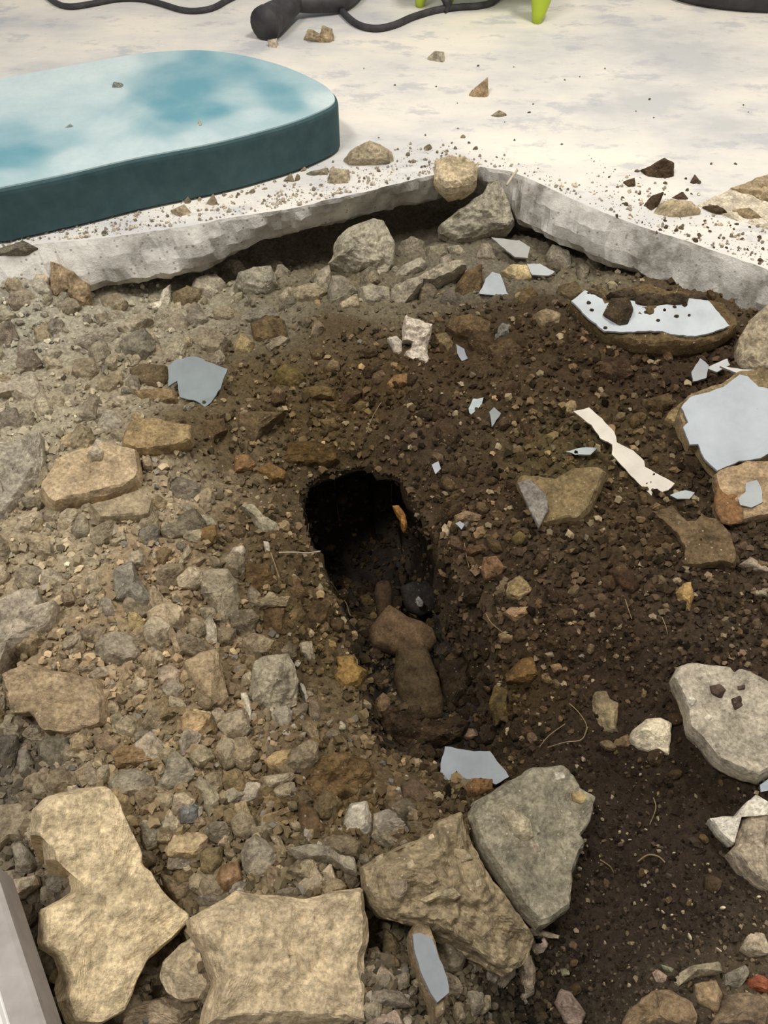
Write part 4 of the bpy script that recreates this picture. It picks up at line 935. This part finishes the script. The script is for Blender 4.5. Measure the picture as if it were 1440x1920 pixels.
MUDW = [('740,1390 800,1340 900,1400 1000,1440 1150,1400 1220,1420 1180,1500 1050,1560 900,1560 780,1480', '3d2f20', 'brown muddy clod below the rusty pipe at the near end of the pit'),
        ('1060,1120 1200,1060 1260,1180 1230,1300 1120,1360 1075,1280', '33281b', 'dark muddy clod on the right of the rusty pipe'),
        ('560,860 640,850 720,870 690,900 620,920', '4d4028', 'yellowish muddy clod left of the pipe collar')]
for s, hx, lab in MUDW:
    rock('soil_clod', poly_px('G', s), hx, dict(d=.45, f=.35, lift=.004, r=1.5), lab, 'soil clod')

# ------------------------------------------------------------------ teal board
def build_board():
    th = .095
    top = [(-30, 362), (0, 356), (120, 331), (250, 301), (400, 272), (500, 247), (560, 229), (600, 213), (625, 200), (634, 188), (626, 172), (606, 157), (570, 139), (520, 120), (450, 103), (380, 95), (310, 97), (250, 103), (180, 115), (100, 130), (0, 148), (-90, 166), (-200, 210), (-190, 300), (-110, 360)]
    T = [on_z(a, b, th) for a, b in top]
    # smooth closed outline
    fine = []
    n = len(T)
    for i in range(n):
        p0, p1, p2, p3 = T[i - 1], T[i], T[(i + 1) % n], T[(i + 2) % n]
        for k in range(6):
            t = k / 6
            fine.append(.5 * ((2 * p1) + (p2 - p0) * t + (2 * p0 - 5 * p1 + 4 * p2 - p3) * t * t + (3 * p1 - p0 - 3 * p2 + p3) * t ** 3))
    c = sum(fine, Vector()) / len(fine)
    bm = bmesh.new(); rings = []
    for s, z in ((.97, .001), (1.0, .006), (1.0, th - .010), (.997, th - .004), (.985, th)):
        rings.append([bm.verts.new(Vector((c.x + (q.x - c.x) * s, c.y + (q.y - c.y) * s, z))) for q in fine])
    N = len(fine)
    for a, b in zip(rings, rings[1:]):
        for i in range(N): bm.faces.new((a[i], a[(i + 1) % N], b[(i + 1) % N], b[i]))
    bm.faces.new(rings[-1]); bm.faces.new(rings[0][::-1])
    t = NT('teal board side', .7, .3); t.base(t.ramp(t.noise(30, 4), [(.3, (.035, .075, .084)), (.7, (.055, .11, .12))])); side = t.m
    o = bm_obj('teal_board', bm, side, (c.x, c.y, 0))
    tag(o, 'thick teal board with a rounded corner and white patches, lying on the pale floor', 'board')
    t = NT('teal and white face', .45, .4)
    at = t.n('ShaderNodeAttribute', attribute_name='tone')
    k = t.ramp(t.mix(.28, at.outputs['Color'], t.noise(14, 5, .65)), [(.18, 0.0), (.85, 1.0)])  # teal turns white in patches set by control points, broken up by noise
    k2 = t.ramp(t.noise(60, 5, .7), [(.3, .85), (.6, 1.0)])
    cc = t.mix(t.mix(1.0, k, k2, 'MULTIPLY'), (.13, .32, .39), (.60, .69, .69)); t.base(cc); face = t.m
    WHITE_PTS = np.array([tuple(on_z(a, b, th))[:2] + (v,) for a, b, v in ((0, 200, .8), (50, 170, .9), (150, 140, .95), (230, 120, .95), (200, 180, .85), (100, 230, .75), (30, 250, .35), (60, 285, .02), (20, 300, .1), (100, 270, .45),
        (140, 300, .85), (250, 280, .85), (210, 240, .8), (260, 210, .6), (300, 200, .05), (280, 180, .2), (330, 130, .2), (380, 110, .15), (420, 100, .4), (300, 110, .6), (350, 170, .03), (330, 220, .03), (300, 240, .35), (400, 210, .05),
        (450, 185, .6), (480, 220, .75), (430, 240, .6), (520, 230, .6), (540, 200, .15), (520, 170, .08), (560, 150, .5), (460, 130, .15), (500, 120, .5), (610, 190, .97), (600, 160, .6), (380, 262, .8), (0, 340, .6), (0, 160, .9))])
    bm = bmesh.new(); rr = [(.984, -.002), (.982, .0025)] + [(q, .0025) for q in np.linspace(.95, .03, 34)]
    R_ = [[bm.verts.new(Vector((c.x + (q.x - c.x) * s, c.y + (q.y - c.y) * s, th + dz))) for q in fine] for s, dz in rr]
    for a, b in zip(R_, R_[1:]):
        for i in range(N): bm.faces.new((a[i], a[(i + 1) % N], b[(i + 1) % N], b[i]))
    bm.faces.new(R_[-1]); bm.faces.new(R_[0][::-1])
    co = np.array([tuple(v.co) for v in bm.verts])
    f = bm_obj('top_face', bm, face, (c.x, c.y, th), o); f['label'] = 'teal top face with white patches'
    set_tone(f.data, np.repeat(idw(co[:, 0], co[:, 1], WHITE_PTS, .0004), 3, 1))
    pp = on_z(220, 161, th)
    pts = [(208, 168), (213, 153), (230, 156), (233, 168), (220, 173)]
    rock('stone', pts, '8f938c', dict(d=.8, f=.8, z=th, lift=.008), 'small grey pebble lying on the teal board', 'stone')
    rock('stone', [(368, 240), (373, 222), (380, 236), (378, 246)], 'c9c3b2', dict(d=.6, f=.8, z=th, lift=.006), 'tiny pale chip standing on the teal board near its front edge', 'stone')
    rock('stone', [(120, 240), (132, 232), (142, 240), (130, 247)], '8c9a9a', dict(d=.6, f=.6, z=th, lift=.003), 'tiny grey chip lying on the left of the teal board', 'stone')
build_board()

# ------------------------------------------------------------------ white board in the lower left corner
def build_strip():
    zt = .015
    A, B = on_z(-8, 1660, zt), on_z(84, 1945, zt); d = (B - A).normalized(); nrm = Vector((-d.y, d.x, 0))
    if nrm.x > 0: nrm.negate()
    bm = bmesh.new(); ring = []
    A = A - d * .02; B = B + d * .12; wd, th = .09, .05
    for q in (A, B):
        ring.append([bm.verts.new(q + off) for off in (Vector((0, 0, -th)), Vector((0, 0, -.004)), nrm * .003, nrm * .022, nrm * .024 + Vector((0, 0, .003)), nrm * wd + Vector((0, 0, .003)), nrm * wd + Vector((0, 0, -th)))])
    for i in range(7): bm.faces.new((ring[0][i], ring[0][(i + 1) % 7], ring[1][(i + 1) % 7], ring[1][i]))
    bm.faces.new(ring[0]); bm.faces.new(ring[1][::-1])
    t = NT('white board', .6, .3); t.base(t.ramp(t.noise(20, 4), [(.3, (.66, .64, .60)), (.7, (.8, .79, .76))]))
    t2 = NT('grey board edge', .8, .2); t2.base(t2.ramp(t2.noise(30, 4), [(.3, (.30, .27, .245)), (.7, (.42, .385, .36))]))
    o = bm_obj('white_board', bm, t.m, A + Vector((0, 0, -th)))
    tag(o, 'white board with a grey edge strip in the lower left corner', 'board')
    bm = bmesh.new(); ring = []
    for q in (A, B):
        ring.append([bm.verts.new(q + off) for off in (Vector((0, 0, -th)) - nrm * .003, -nrm * .004, nrm * .0 + Vector((0, 0, .0025)), nrm * .0195 + Vector((0, 0, .0025)), nrm * .0195 - Vector((0, 0, .006)), nrm * .001 + Vector((0, 0, -th)))])
    for i in range(6): bm.faces.new((ring[0][i], ring[0][(i + 1) % 6], ring[1][(i + 1) % 6], ring[1][i]))
    bm.faces.new(ring[0]); bm.faces.new(ring[1][::-1])
    bm_obj('edge_strip', bm, t2.m, A, o)['label'] = 'grey edge strip'
build_strip()

# ------------------------------------------------------------------ tubes: cable, hose, roots
def tube(name, pts, rad, mat, parent=None, seg=8, sub=6, taper=0.0, color=None, smooth=True):
    P = [Vector(q) for q in pts]; fine = []
    n = len(P)
    for i in range(n - 1):
        p0, p1, p2, p3 = P[max(0, i - 1)], P[i], P[i + 1], P[min(n - 1, i + 2)]
        for k in range(sub):
            t = k / sub
            fine.append(.5 * ((2 * p1) + (p2 - p0) * t + (2 * p0 - 5 * p1 + 4 * p2 - p3) * t * t + (3 * p1 - p0 - 3 * p2 + p3) * t ** 3))
    fine.append(P[-1]); bm = bmesh.new(); rings = []
    rr = rad if callable(rad) else (lambda t: rad * (1 - taper * t))
    up = Vector((0, 0, 1)); m = len(fine)
    for i, q in enumerate(fine):
        t = (fine[min(m - 1, i + 1)] - fine[max(0, i - 1)]).normalized()
        a = t.cross(up)
        if a.length < .05: a = t.cross(Vector((1, 0, 0)))
        a.normalize(); b = a.cross(t); r = rr(i / (m - 1))
        rings.append([bm.verts.new(q + (a * math.cos(6.28318 * k / seg) + b * math.sin(6.28318 * k / seg)) * r) for k in range(seg)])
    for x, y in zip(rings, rings[1:]):
        for k in range(seg): bm.faces.new((x[k], x[(k + 1) % seg], y[(k + 1) % seg], y[k]))
    bm.faces.new(rings[0][::-1]); bm.faces.new(rings[-1])
    return bm_obj(name, bm, mat, fine[0], parent, color, smooth)
t = NT('black rubber', .65, .3); t.base(t.ramp(t.noise(40, 3), [(.3, (.035, .033, .036)), (.7, (.07, .066, .07))])); M_RUB = t.m
t = NT('lime plastic', .45, .4); t.base(t.ramp(t.noise(12, 3), [(.3, (.42, .55, .03)), (.7, (.50, .62, .06))])); M_LIME = t.m
t = NT('dark plastic', .55, .35); t.base(t.ramp(t.noise(30, 3), [(.3, (.03, .028, .03)), (.7, (.06, .055, .058))])); M_DARK = t.m
def fl(s, r, fr='Z'):
    return [on_z(a, b, r) for a, b in poly_px(fr, s)]
c1 = tube('power_cable', fl('40,-60 80,-15 105,5 130,12 165,8 220,-2 265,-2 300,6 340,18 370,20 400,14 430,-2 470,-20', .008), .0075, M_RUB)
tag(c1, 'grey cable curling along the top left edge of the floor', 'cable')
c2 = tube('power_cable', fl('600,-40 632,8 648,28 672,46 705,53 740,46 775,31 820,18 860,13 900,10 925,2 950,-20', .009), .0085, M_RUB)
tag(c2, 'black cable looping on the floor right of the dark nozzle', 'cable')
def build_nozzle():
    base = on_z(508, 40, .03)
    root = empty('vacuum_nozzle', (base.x, base.y, 0)); tag(root, 'dark round nozzle with a hose lying on the floor at the top', 'vacuum nozzle')
    r = .038
    a = on_z(504, 40, r); b = on_z(545, 10, r); ax = (b - a).normalized()
    mouth = a - ax * .02
    tube('nozzle', [mouth, a, a + ax * .05, a + ax * .10, a + ax * .16], lambda t_: r * (1.0 if t_ < .35 else 1.0 - .35 * (t_ - .35) / .65), M_RUB, root, 20)
    tube('rim', [mouth - ax * .004, mouth + ax * .006, mouth + ax * .014], r * 1.07, M_DARK, root, 20)
    e = a + ax * .15
    tube('hose', [e, e + Vector((.06, .02, -.008)), e + Vector((.13, .06, -.012)), e + Vector((.17, .2, -.012)), e + Vector((.15, .4, -.012))], .022, M_DARK, root, 14)
build_nozzle()
def build_tool():
    root = empty('power_tool', on_z(900, -30, 0)); tag(root, 'lime green power tool with curved feet at the top of the photo', 'power tool')
    foot = on_z(1015, 42, 0)
    def fin(name, p, h, wx, mat):
        bm = bmesh.new(); rings = []
        for s in range(7):
            q = s / 6; c = p + Vector((-.012 * (1 - q) + .008 * q - .02 * q * q, .015 * q, h * q)); wd = wx * (.28 + .72 * q); dp = .016 + .012 * q
            rings.append([bm.verts.new(c + Vector((wd * math.cos(k * .7854), dp * math.sin(k * .7854), 0))) for k in range(8)])
        for x, y in zip(rings, rings[1:]):
            for k in range(8): bm.faces.new((x[k], x[(k + 1) % 8], y[(k + 1) % 8], y[k]))
        bm.faces.new(rings[0][::-1]); bm.faces.new(rings[-1]); bm_obj(name, bm, mat, p, root, smooth=True)
    fin('foot', foot, .13, .048, M_LIME)
    f2 = on_z(795, 12, 0); fin('foot', f2, .10, .04, M_LIME)
    f3 = on_z(850, 10, 0); fin('foot', f3, .10, .03, M_LIME)
    fin('rubber_pad', on_z(843, 22, 0), .03, .018, M_DARK)
    # the casing stands above the feet, beyond the top of the frame
    bm = bmesh.new(); bmesh.ops.create_cube(bm, size=1)
    bmesh.ops.bevel(bm, geom=bm.edges[:] , offset=.16, segments=3, affect='EDGES')
    c = (foot + f2) * .5 + Vector((0, .05, .16))
    for v in bm.verts: v.co = Vector((v.co.x * .36, v.co.y * .14, v.co.z * .12)) + c
    bm_obj('casing', bm, M_LIME, c, root, smooth=True)
    tube('handle', [c + Vector((-.13, 0, .05)), c + Vector((-.10, 0, .12)), c + Vector((.06, 0, .13)), c + Vector((.13, 0, .05))], .016, M_DARK, root, 12)
build_tool()
def build_bag():
    p = on_z(1440, 26, 0); root_p = p + Vector((.05, .15, 0))
    bm = bmesh.new(); rings = []
    for z, s in ((.0, .95), (.015, 1.02), (.05, 1.04), (.10, .98), (.14, .8), (.155, .4)):
        rings.append([bm.verts.new(root_p + Vector(((.30 * math.cos(k * .19635)) * s, (.155 * math.sin(k * .19635)) * s, z)) + Vector((noise.noise(Vector((k, z * 9, 0))), noise.noise(Vector((k, z * 9, 5))), 0)) * .008) for k in range(32)])
    for x, y in zip(rings, rings[1:]):
        for k in range(32): bm.faces.new((x[k], x[(k + 1) % 32], y[(k + 1) % 32], y[k]))
    bm.faces.new(rings[0][::-1]); bm.faces.new(rings[-1])
    o = bm_obj('tool_bag', bm, M_DARK, root_p, smooth=True)
    tag(o, 'dark brown black bag on the floor in the top right corner', 'bag')
build_bag()
def build_shell():
    z = .012
    p0 = on_z(1400, 350, 0)
    ob, info = rock('floor_shell', poly_px('B', '1180,770 1250,735 1300,712 1345,722 1400,745 1500,790 1500,880 1400,850 1300,820'), 'cfc3b0', dict(plate=1, d=.05, f=.05, floor=1, lift=.002, t=.004, mat=M_CONC), 'lifted pale shell of floor screed at the right edge', 'screed')
    rock('concrete_chunk', poly_px('B', '1296,708 1360,688 1445,652 1500,650 1500,775 1440,762 1380,735 1330,722'), 'b09d80', dict(d=.35, f=.5, floor=1, lift=.035, t=.012), 'curved tan chip above the dark gap at the right edge of the floor', 'concrete chunk')
MATS['floor_shell'] = M_CONC
build_shell()

# ------------------------------------------------------------------ straws, rootlets, husks
t = NT('dry root', .9, .1); t.base(t.ramp(t.noise(60, 3), [(.3, (.16, .11, .05)), (.7, (.33, .25, .14))])); M_ROOT = t.m
t = NT('pale straw', .9, .1); t.base(t.ramp(t.noise(60, 3), [(.3, (.42, .36, .25)), (.7, (.6, .53, .40))])); M_STRAW = t.m
def on_ground(fr, s, lift=.006):
    return [hit(a, b) + Vector((0, 0, lift + .004 * RNG.random())) for a, b in poly_px(fr, s)]
o = tube('straw', [on_z(950, 347, .01), on_z(960, 332, .014), on_z(970, 319, .02)], .0025, M_STRAW, None, 6); tag(o, 'pale straw sticking up at the corner of the broken floor', 'straw')
o = tube('straw', on_ground('G', '240,592 320,590 390,590 450,584', .02),   .0011, M_STRAW, None, 6); tag(o, 'thin straw pointing into the black pit from its left rim', 'straw')
ROOTS = [('G', '190,560 215,630 235,695', 'pale curved rootlet under the white chip left of the pit'),
         ('G', '500,710 540,770 580,820 600,880 640,900', 'long rootlet running down the left wall of the pit'),
         ('D', '825,1080 790,1140 760,1200 742,1260', 'slender tan rootlet on the bank above the pit head'),
         ('H', '690,750 705,790 725,850', 'short rootlet in the middle of the right soil bank'),
         ('H', '880,840 900,890 910,930', 'thin rootlet at the right of the soil bank'),
         ('H', '400,1290 450,1340 490,1400 480,1450', 'curved rootlet on the black soil left of the notched stone'),
         ('K', '780,745 830,712 880,720 915,750', 'greenish curved rootlet on the black soil at lower right'),
         ('K', '855,430 870,480 840,560', 'short rootlet on the black soil above the curved one'),
         ('K', '590,740 640,770 660,800', 'fine rootlet right of the grey triangular slab'),
         ('K', '330,180 420,150 500,140 530,80', 'tangled rootlet above the grey triangular slab'),
         ('K', '290,180 340,120 420,60', 'rootlet leaning beside the tangled rootlet'),
         ('G', '330,300 370,360 385,420 380,470', 'greenish rootlet on the left rim of the black pit'),
         ('G', '810,80 815,180 812,300', 'hanging rootlet at the far rim of the black pit'),
         ('G', '520,150 522,240 545,400', 'hair thin root hanging in the black pit'),
         ('G', '1300,880 1330,930 1390,980', 'fine rootlet across the right lip of the pit'),
         ('G', '1190,510 1205,600 1215,640', 'thin rootlet down the bank right of the pit')]
for i, (fr, s, lab) in enumerate(ROOTS):
    o = tube('rootlet', on_ground(fr, s, .007), .0006 if i not in (0, 1, 6) else .0009, M_ROOT, None, 5); tag(o, lab, 'root')
HUSK = [(1050, 1110, 40, 15, 70, 'largest oval husk on the black soil'), (1195, 1175, 34, 9, 45, 'slim white husk right of the largest oval husk'), (1215, 965, 24, 20, 0, 'round pale bead on the black soil'),
        (1395, 910, 18, 14, 0, 'small pale bead under the sandy piece at right'), (915, 985, 22, 7, 50, 'slim husk left of the round bead'), (960, 1000, 13, 11, 0, 'small round seed beside the slim husk'),
        (830, 573, 16, 6, 30, 'tiny yellow husk high on the black soil'), (750, 624, 16, 5, 0, 'tiny white splinter on the black soil'), (970, 690, 13, 9, 0, 'tiny pale seed in the middle of the black soil'), (1140, 745, 14, 8, 30, 'tiny pale grain left of the sandy piece')]
for a, b, L, wd, ang, lab in HUSK:
    an = math.radians(ang)
    pts = [(900 + (a + L * .62 * math.cos(k * .7854) * math.cos(an) - wd * .5 * math.sin(k * .7854) * math.sin(an)) / 2.6667, 1340 + (b + L * .5 * math.cos(k * .7854) * math.sin(an) + wd * .5 * math.sin(k * .7854) * math.cos(an)) / 2.6667) for k in range(8)]
    rock('husk', pts, 'dccba6', dict(d=.7, f=.6, s=1, r=.3, lift=.006), lab, 'husk')

# ------------------------------------------------------------------ the many smaller stones
LM = [(370, 715, 'the grey pentagonal flake'), (680, 465, 'the large grey boulder'), (480, 520, 'the boxy shadowed stone'), (170, 890, 'the upper tan slab'), (300, 820, 'the flat ochre stone'),
      (245, 1090, 'the crystalline grey stone'), (510, 1285, 'the boxy grey stone'), (390, 1260, 'the tan upright stone'), (230, 1215, 'the rounded grey stone'), (170, 1640, 'the long tan slab'), (345, 1820, 'the rounded pale boulder'),
      (530, 1800, 'the broad tan slab'), (820, 1640, 'the brown pebbly lump'), (1000, 1590, 'the grey triangular slab'), (775, 640, 'the torn plaster lump'), (890, 400, 'the corner stone'), (1200, 600, 'the broad painted slab'),
      (1360, 800, 'the large painted slab'), (1060, 930, 'the stained flat stone'), (1190, 860, 'the long white flake'), (690, 960, 'the black pit'), (890, 1445, 'the near pit flake'), (50, 1170, 'the edge slab piece'), (1350, 1340, 'the spotted lump'),
      (1220, 1375, 'the cream angular stone'), (805, 1800, 'the painted sliver'), (1300, 1850, 'the lower right pile'), (1140, 1340, 'the notched stone'), (660, 1530, 'the whitish blocky lump'), (40, 730, 'the pale jutting stone'), (1290, 1110, 'the golden crusty stone'), (890, 1240, 'the rusty pipe'), (1233, 318, 'the large dark clod'), (895, 170, 'the pyramid stone'), (245, 380, 'the sandy lump'), (690, 295, 'the grey tan lump'), (855, 325, 'the beige block')]
DIRS = ['right of', 'below and right of', 'below', 'below and left of', 'left of', 'above and left of', 'above', 'above and right of']
def colour_word(c):
    r, g, b = c; L = (r + g + b) / 3; s = (r - b) / max(L, 1e-4)
    if L > .38: return 'whitish' if s < .55 else 'cream'
    if L > .22: return 'pale grey' if s < .5 else ('pale tan' if s < 1.0 else 'sandy')
    if L > .11: return 'grey' if s < .45 else ('tan' if s < 1.0 else 'ochre')
    return 'dark grey' if s < .5 else ('brown' if s < 1.1 else 'dark brown')
USED = {}
def auto_label(px, py, R, c, noun):
    d = sorted((math.hypot(px - a, py - b), a, b, t_) for a, b, t_ in LM)[0]
    ang = math.atan2(py - d[2], px - d[1]); di = DIRS[int(round(ang / (math.pi / 4))) % 8]
    sz = 'tiny' if R < 9 else ('small' if R < 15 else 'middling')
    gap = 'close ' if d[0] < 95 else ('' if d[0] < 170 else 'far ')
    return f"{sz} {colour_word(c)} {noun} {gap}{di} {d[3]}"
def taken(x, y, R):
    for pl in OUTLINES:
        xs = [q[0] for q in pl]; ys = [q[1] for q in pl]
        if min(xs) - R < x < max(xs) + R and min(ys) - R < y < max(ys) + R:
            if inside(np.array([x]), np.array([y]), pl)[0]: return True
    return False
def scatter(n, name, cat, region, rlo, rhi, tint, seed, shade=(.8, 1.35), pit=False, floor=0):
    r = random.Random(seed); placed = []; tries = 0
    while len(placed) < n and tries < n * 60:
        tries += 1
        x = r.uniform(-10, 1450); y = r.uniform(490, 1930) if not floor else r.uniform(100, 500)
        if not region(x, y): continue
        R = rlo + (rhi - rlo) * r.random() ** 2.2
        R *= .75 + .5 * (y / 1920)
        if any(math.hypot(x - a, y - b_) < c_ for a, b_, c_ in ((290, 1790, 30), (312, 1758, 26), (300, 1830, 16), (705, 1725, 24), (945, 1665, 18), (250, 1510, 8))): continue
        if taken(x, y, R) or any(math.hypot(x - a, y - b) < .8 * (R + c) for a, b, c in placed): continue
        p = on_z(x, y, -.1)
        if not pit and not floor and inside(np.array([p.x]), np.array([p.y]), RIM)[0]: continue
        placed.append((x, y, R))
    out = []
    for x, y, R in placed:
        k = r.randint(6, 9); ph = r.uniform(0, 6.28); el = r.uniform(.55, 1.0); tn = r.uniform(0, 3.14)
        pts = []
        for q in range(k):
            a = ph + 6.283 * q / k + r.uniform(-.25, .25); rr = R * r.uniform(.75, 1.2)
            ux, uy = rr * math.cos(a), rr * el * math.sin(a)
            pts.append((x + ux * math.cos(tn) - uy * math.sin(tn), y + ux * math.sin(tn) + uy * math.cos(tn)))
        p = on_z(x, y, -.1); base = idw([p.x], [p.y], CPX, .0012)[0] * 1.3
        tt = np.array(hexlin(r.choice(tint))); m = r.uniform(.25, .9); c = (base * (1 - m) + tt * m) * r.uniform(*shade)
        c = tuple(float(min(.8, q)) for q in c)
        bm, p0, info = rock_mesh(pts, dict(d=r.uniform(.5, .9), f=r.uniform(.4, .8), r=1.2, floor=floor))
        ob = bm_obj(name, bm, M_STONE, p0, None, c)
        lab = auto_label(x, y, R, c, cat); out.append((ob, lab)); USED.setdefault(lab, []).append(ob)
        tag(ob, lab, cat)
LT = ['9f9480', 'a39276', '8c8373', 'b3a58c', '7f7462', '97835f', 'aea290', '857863']
DT = ['7a6444', '6a5537', '8a7350', '5e4c36', '9a8664', '75604a']
scatter(95, 'stone', 'stone', lambda x, y: is_left(x + 60, y) and not (600 < x < 900 and 560 < y < 900), 22, 40, LT, 31, (.8, 1.25))
scatter(75, 'concrete_chunk', 'concrete chunk', lambda x, y: is_left(x + 60, y) and not (560 < x < 900 and 560 < y < 900), 17, 32, ['b0a388', 'a89a7e', 'bbae94', '988b72'], 47, (.9, 1.25))
scatter(290, 'stone_chip', 'stone chip', lambda x, y: is_left(x + 40, y) and not (600 < x < 900 and 560 < y < 900), 8, 25, LT, 11, (.85, 1.4))
scatter(215, 'pebble', 'pebble', lambda x, y: not is_left(x - 30, y) and y > 540 and not (x > 1080 and y > 1420), 5, 17, DT, 13, (.7, 1.5))
scatter(45, 'soil_clod', 'soil clod', lambda x, y: 420 < x < 1250 and 560 < y < 1380 and not is_left(x - 60, y), 16, 34, ['66523a', '574430', '6d5a3c', '4c3b29'], 19, (.8, 1.2))
scatter(22, 'pebble', 'pebble', lambda x, y: x > 1000 and y > 1420, 4, 9, DT, 17, (.7, 1.4))
scatter(60, 'rim_clod', 'soil clod', lambda x, y: float(dist_poly([x], [y], RIM_PX)[0]) < 20 and y > 880, 7, 17, ['6b573c', '5c4931', '77613f', '80694a'], 43, (.75, 1.15), pit=True)
scatter(34, 'pit_clod', 'pit clod', lambda x, y: inside(np.array([x]), np.array([y]), RIM_PX)[0] and y > 1080, 9, 26, ['4a3a26', '5a482c', '3a2d20'], 23, (.5, .9), pit=True)
scatter(46, 'floor_crumb', 'soil crumb', lambda x, y: 1130 < x < 1440 and 300 < y < 320 + (x - 900) * .35 and RNG.random() < (.25 + .75 * (y > 360)), 3, 8, ['6b5a46', '7a6850', '574736'], 29, (.8, 1.2), floor=1)
scatter(42, 'floor_chip', 'stone chip', lambda x, y: 120 < x < 900 and 0 < (y - (445 - (x - 100) * .165)) + 62 < 50, 4, 12, LT, 37, (.9, 1.3), floor=1)
scatter(24, 'floor_chip', 'stone chip', lambda x, y: 640 < x < 1440 and 120 < y < 300, 2, 5, LT, 41, (.6, 1.0), floor=1)
for lab, obs in USED.items():
    if len(obs) > 1:
        for ob in obs: ob['group'] = lab + ', look-alikes'
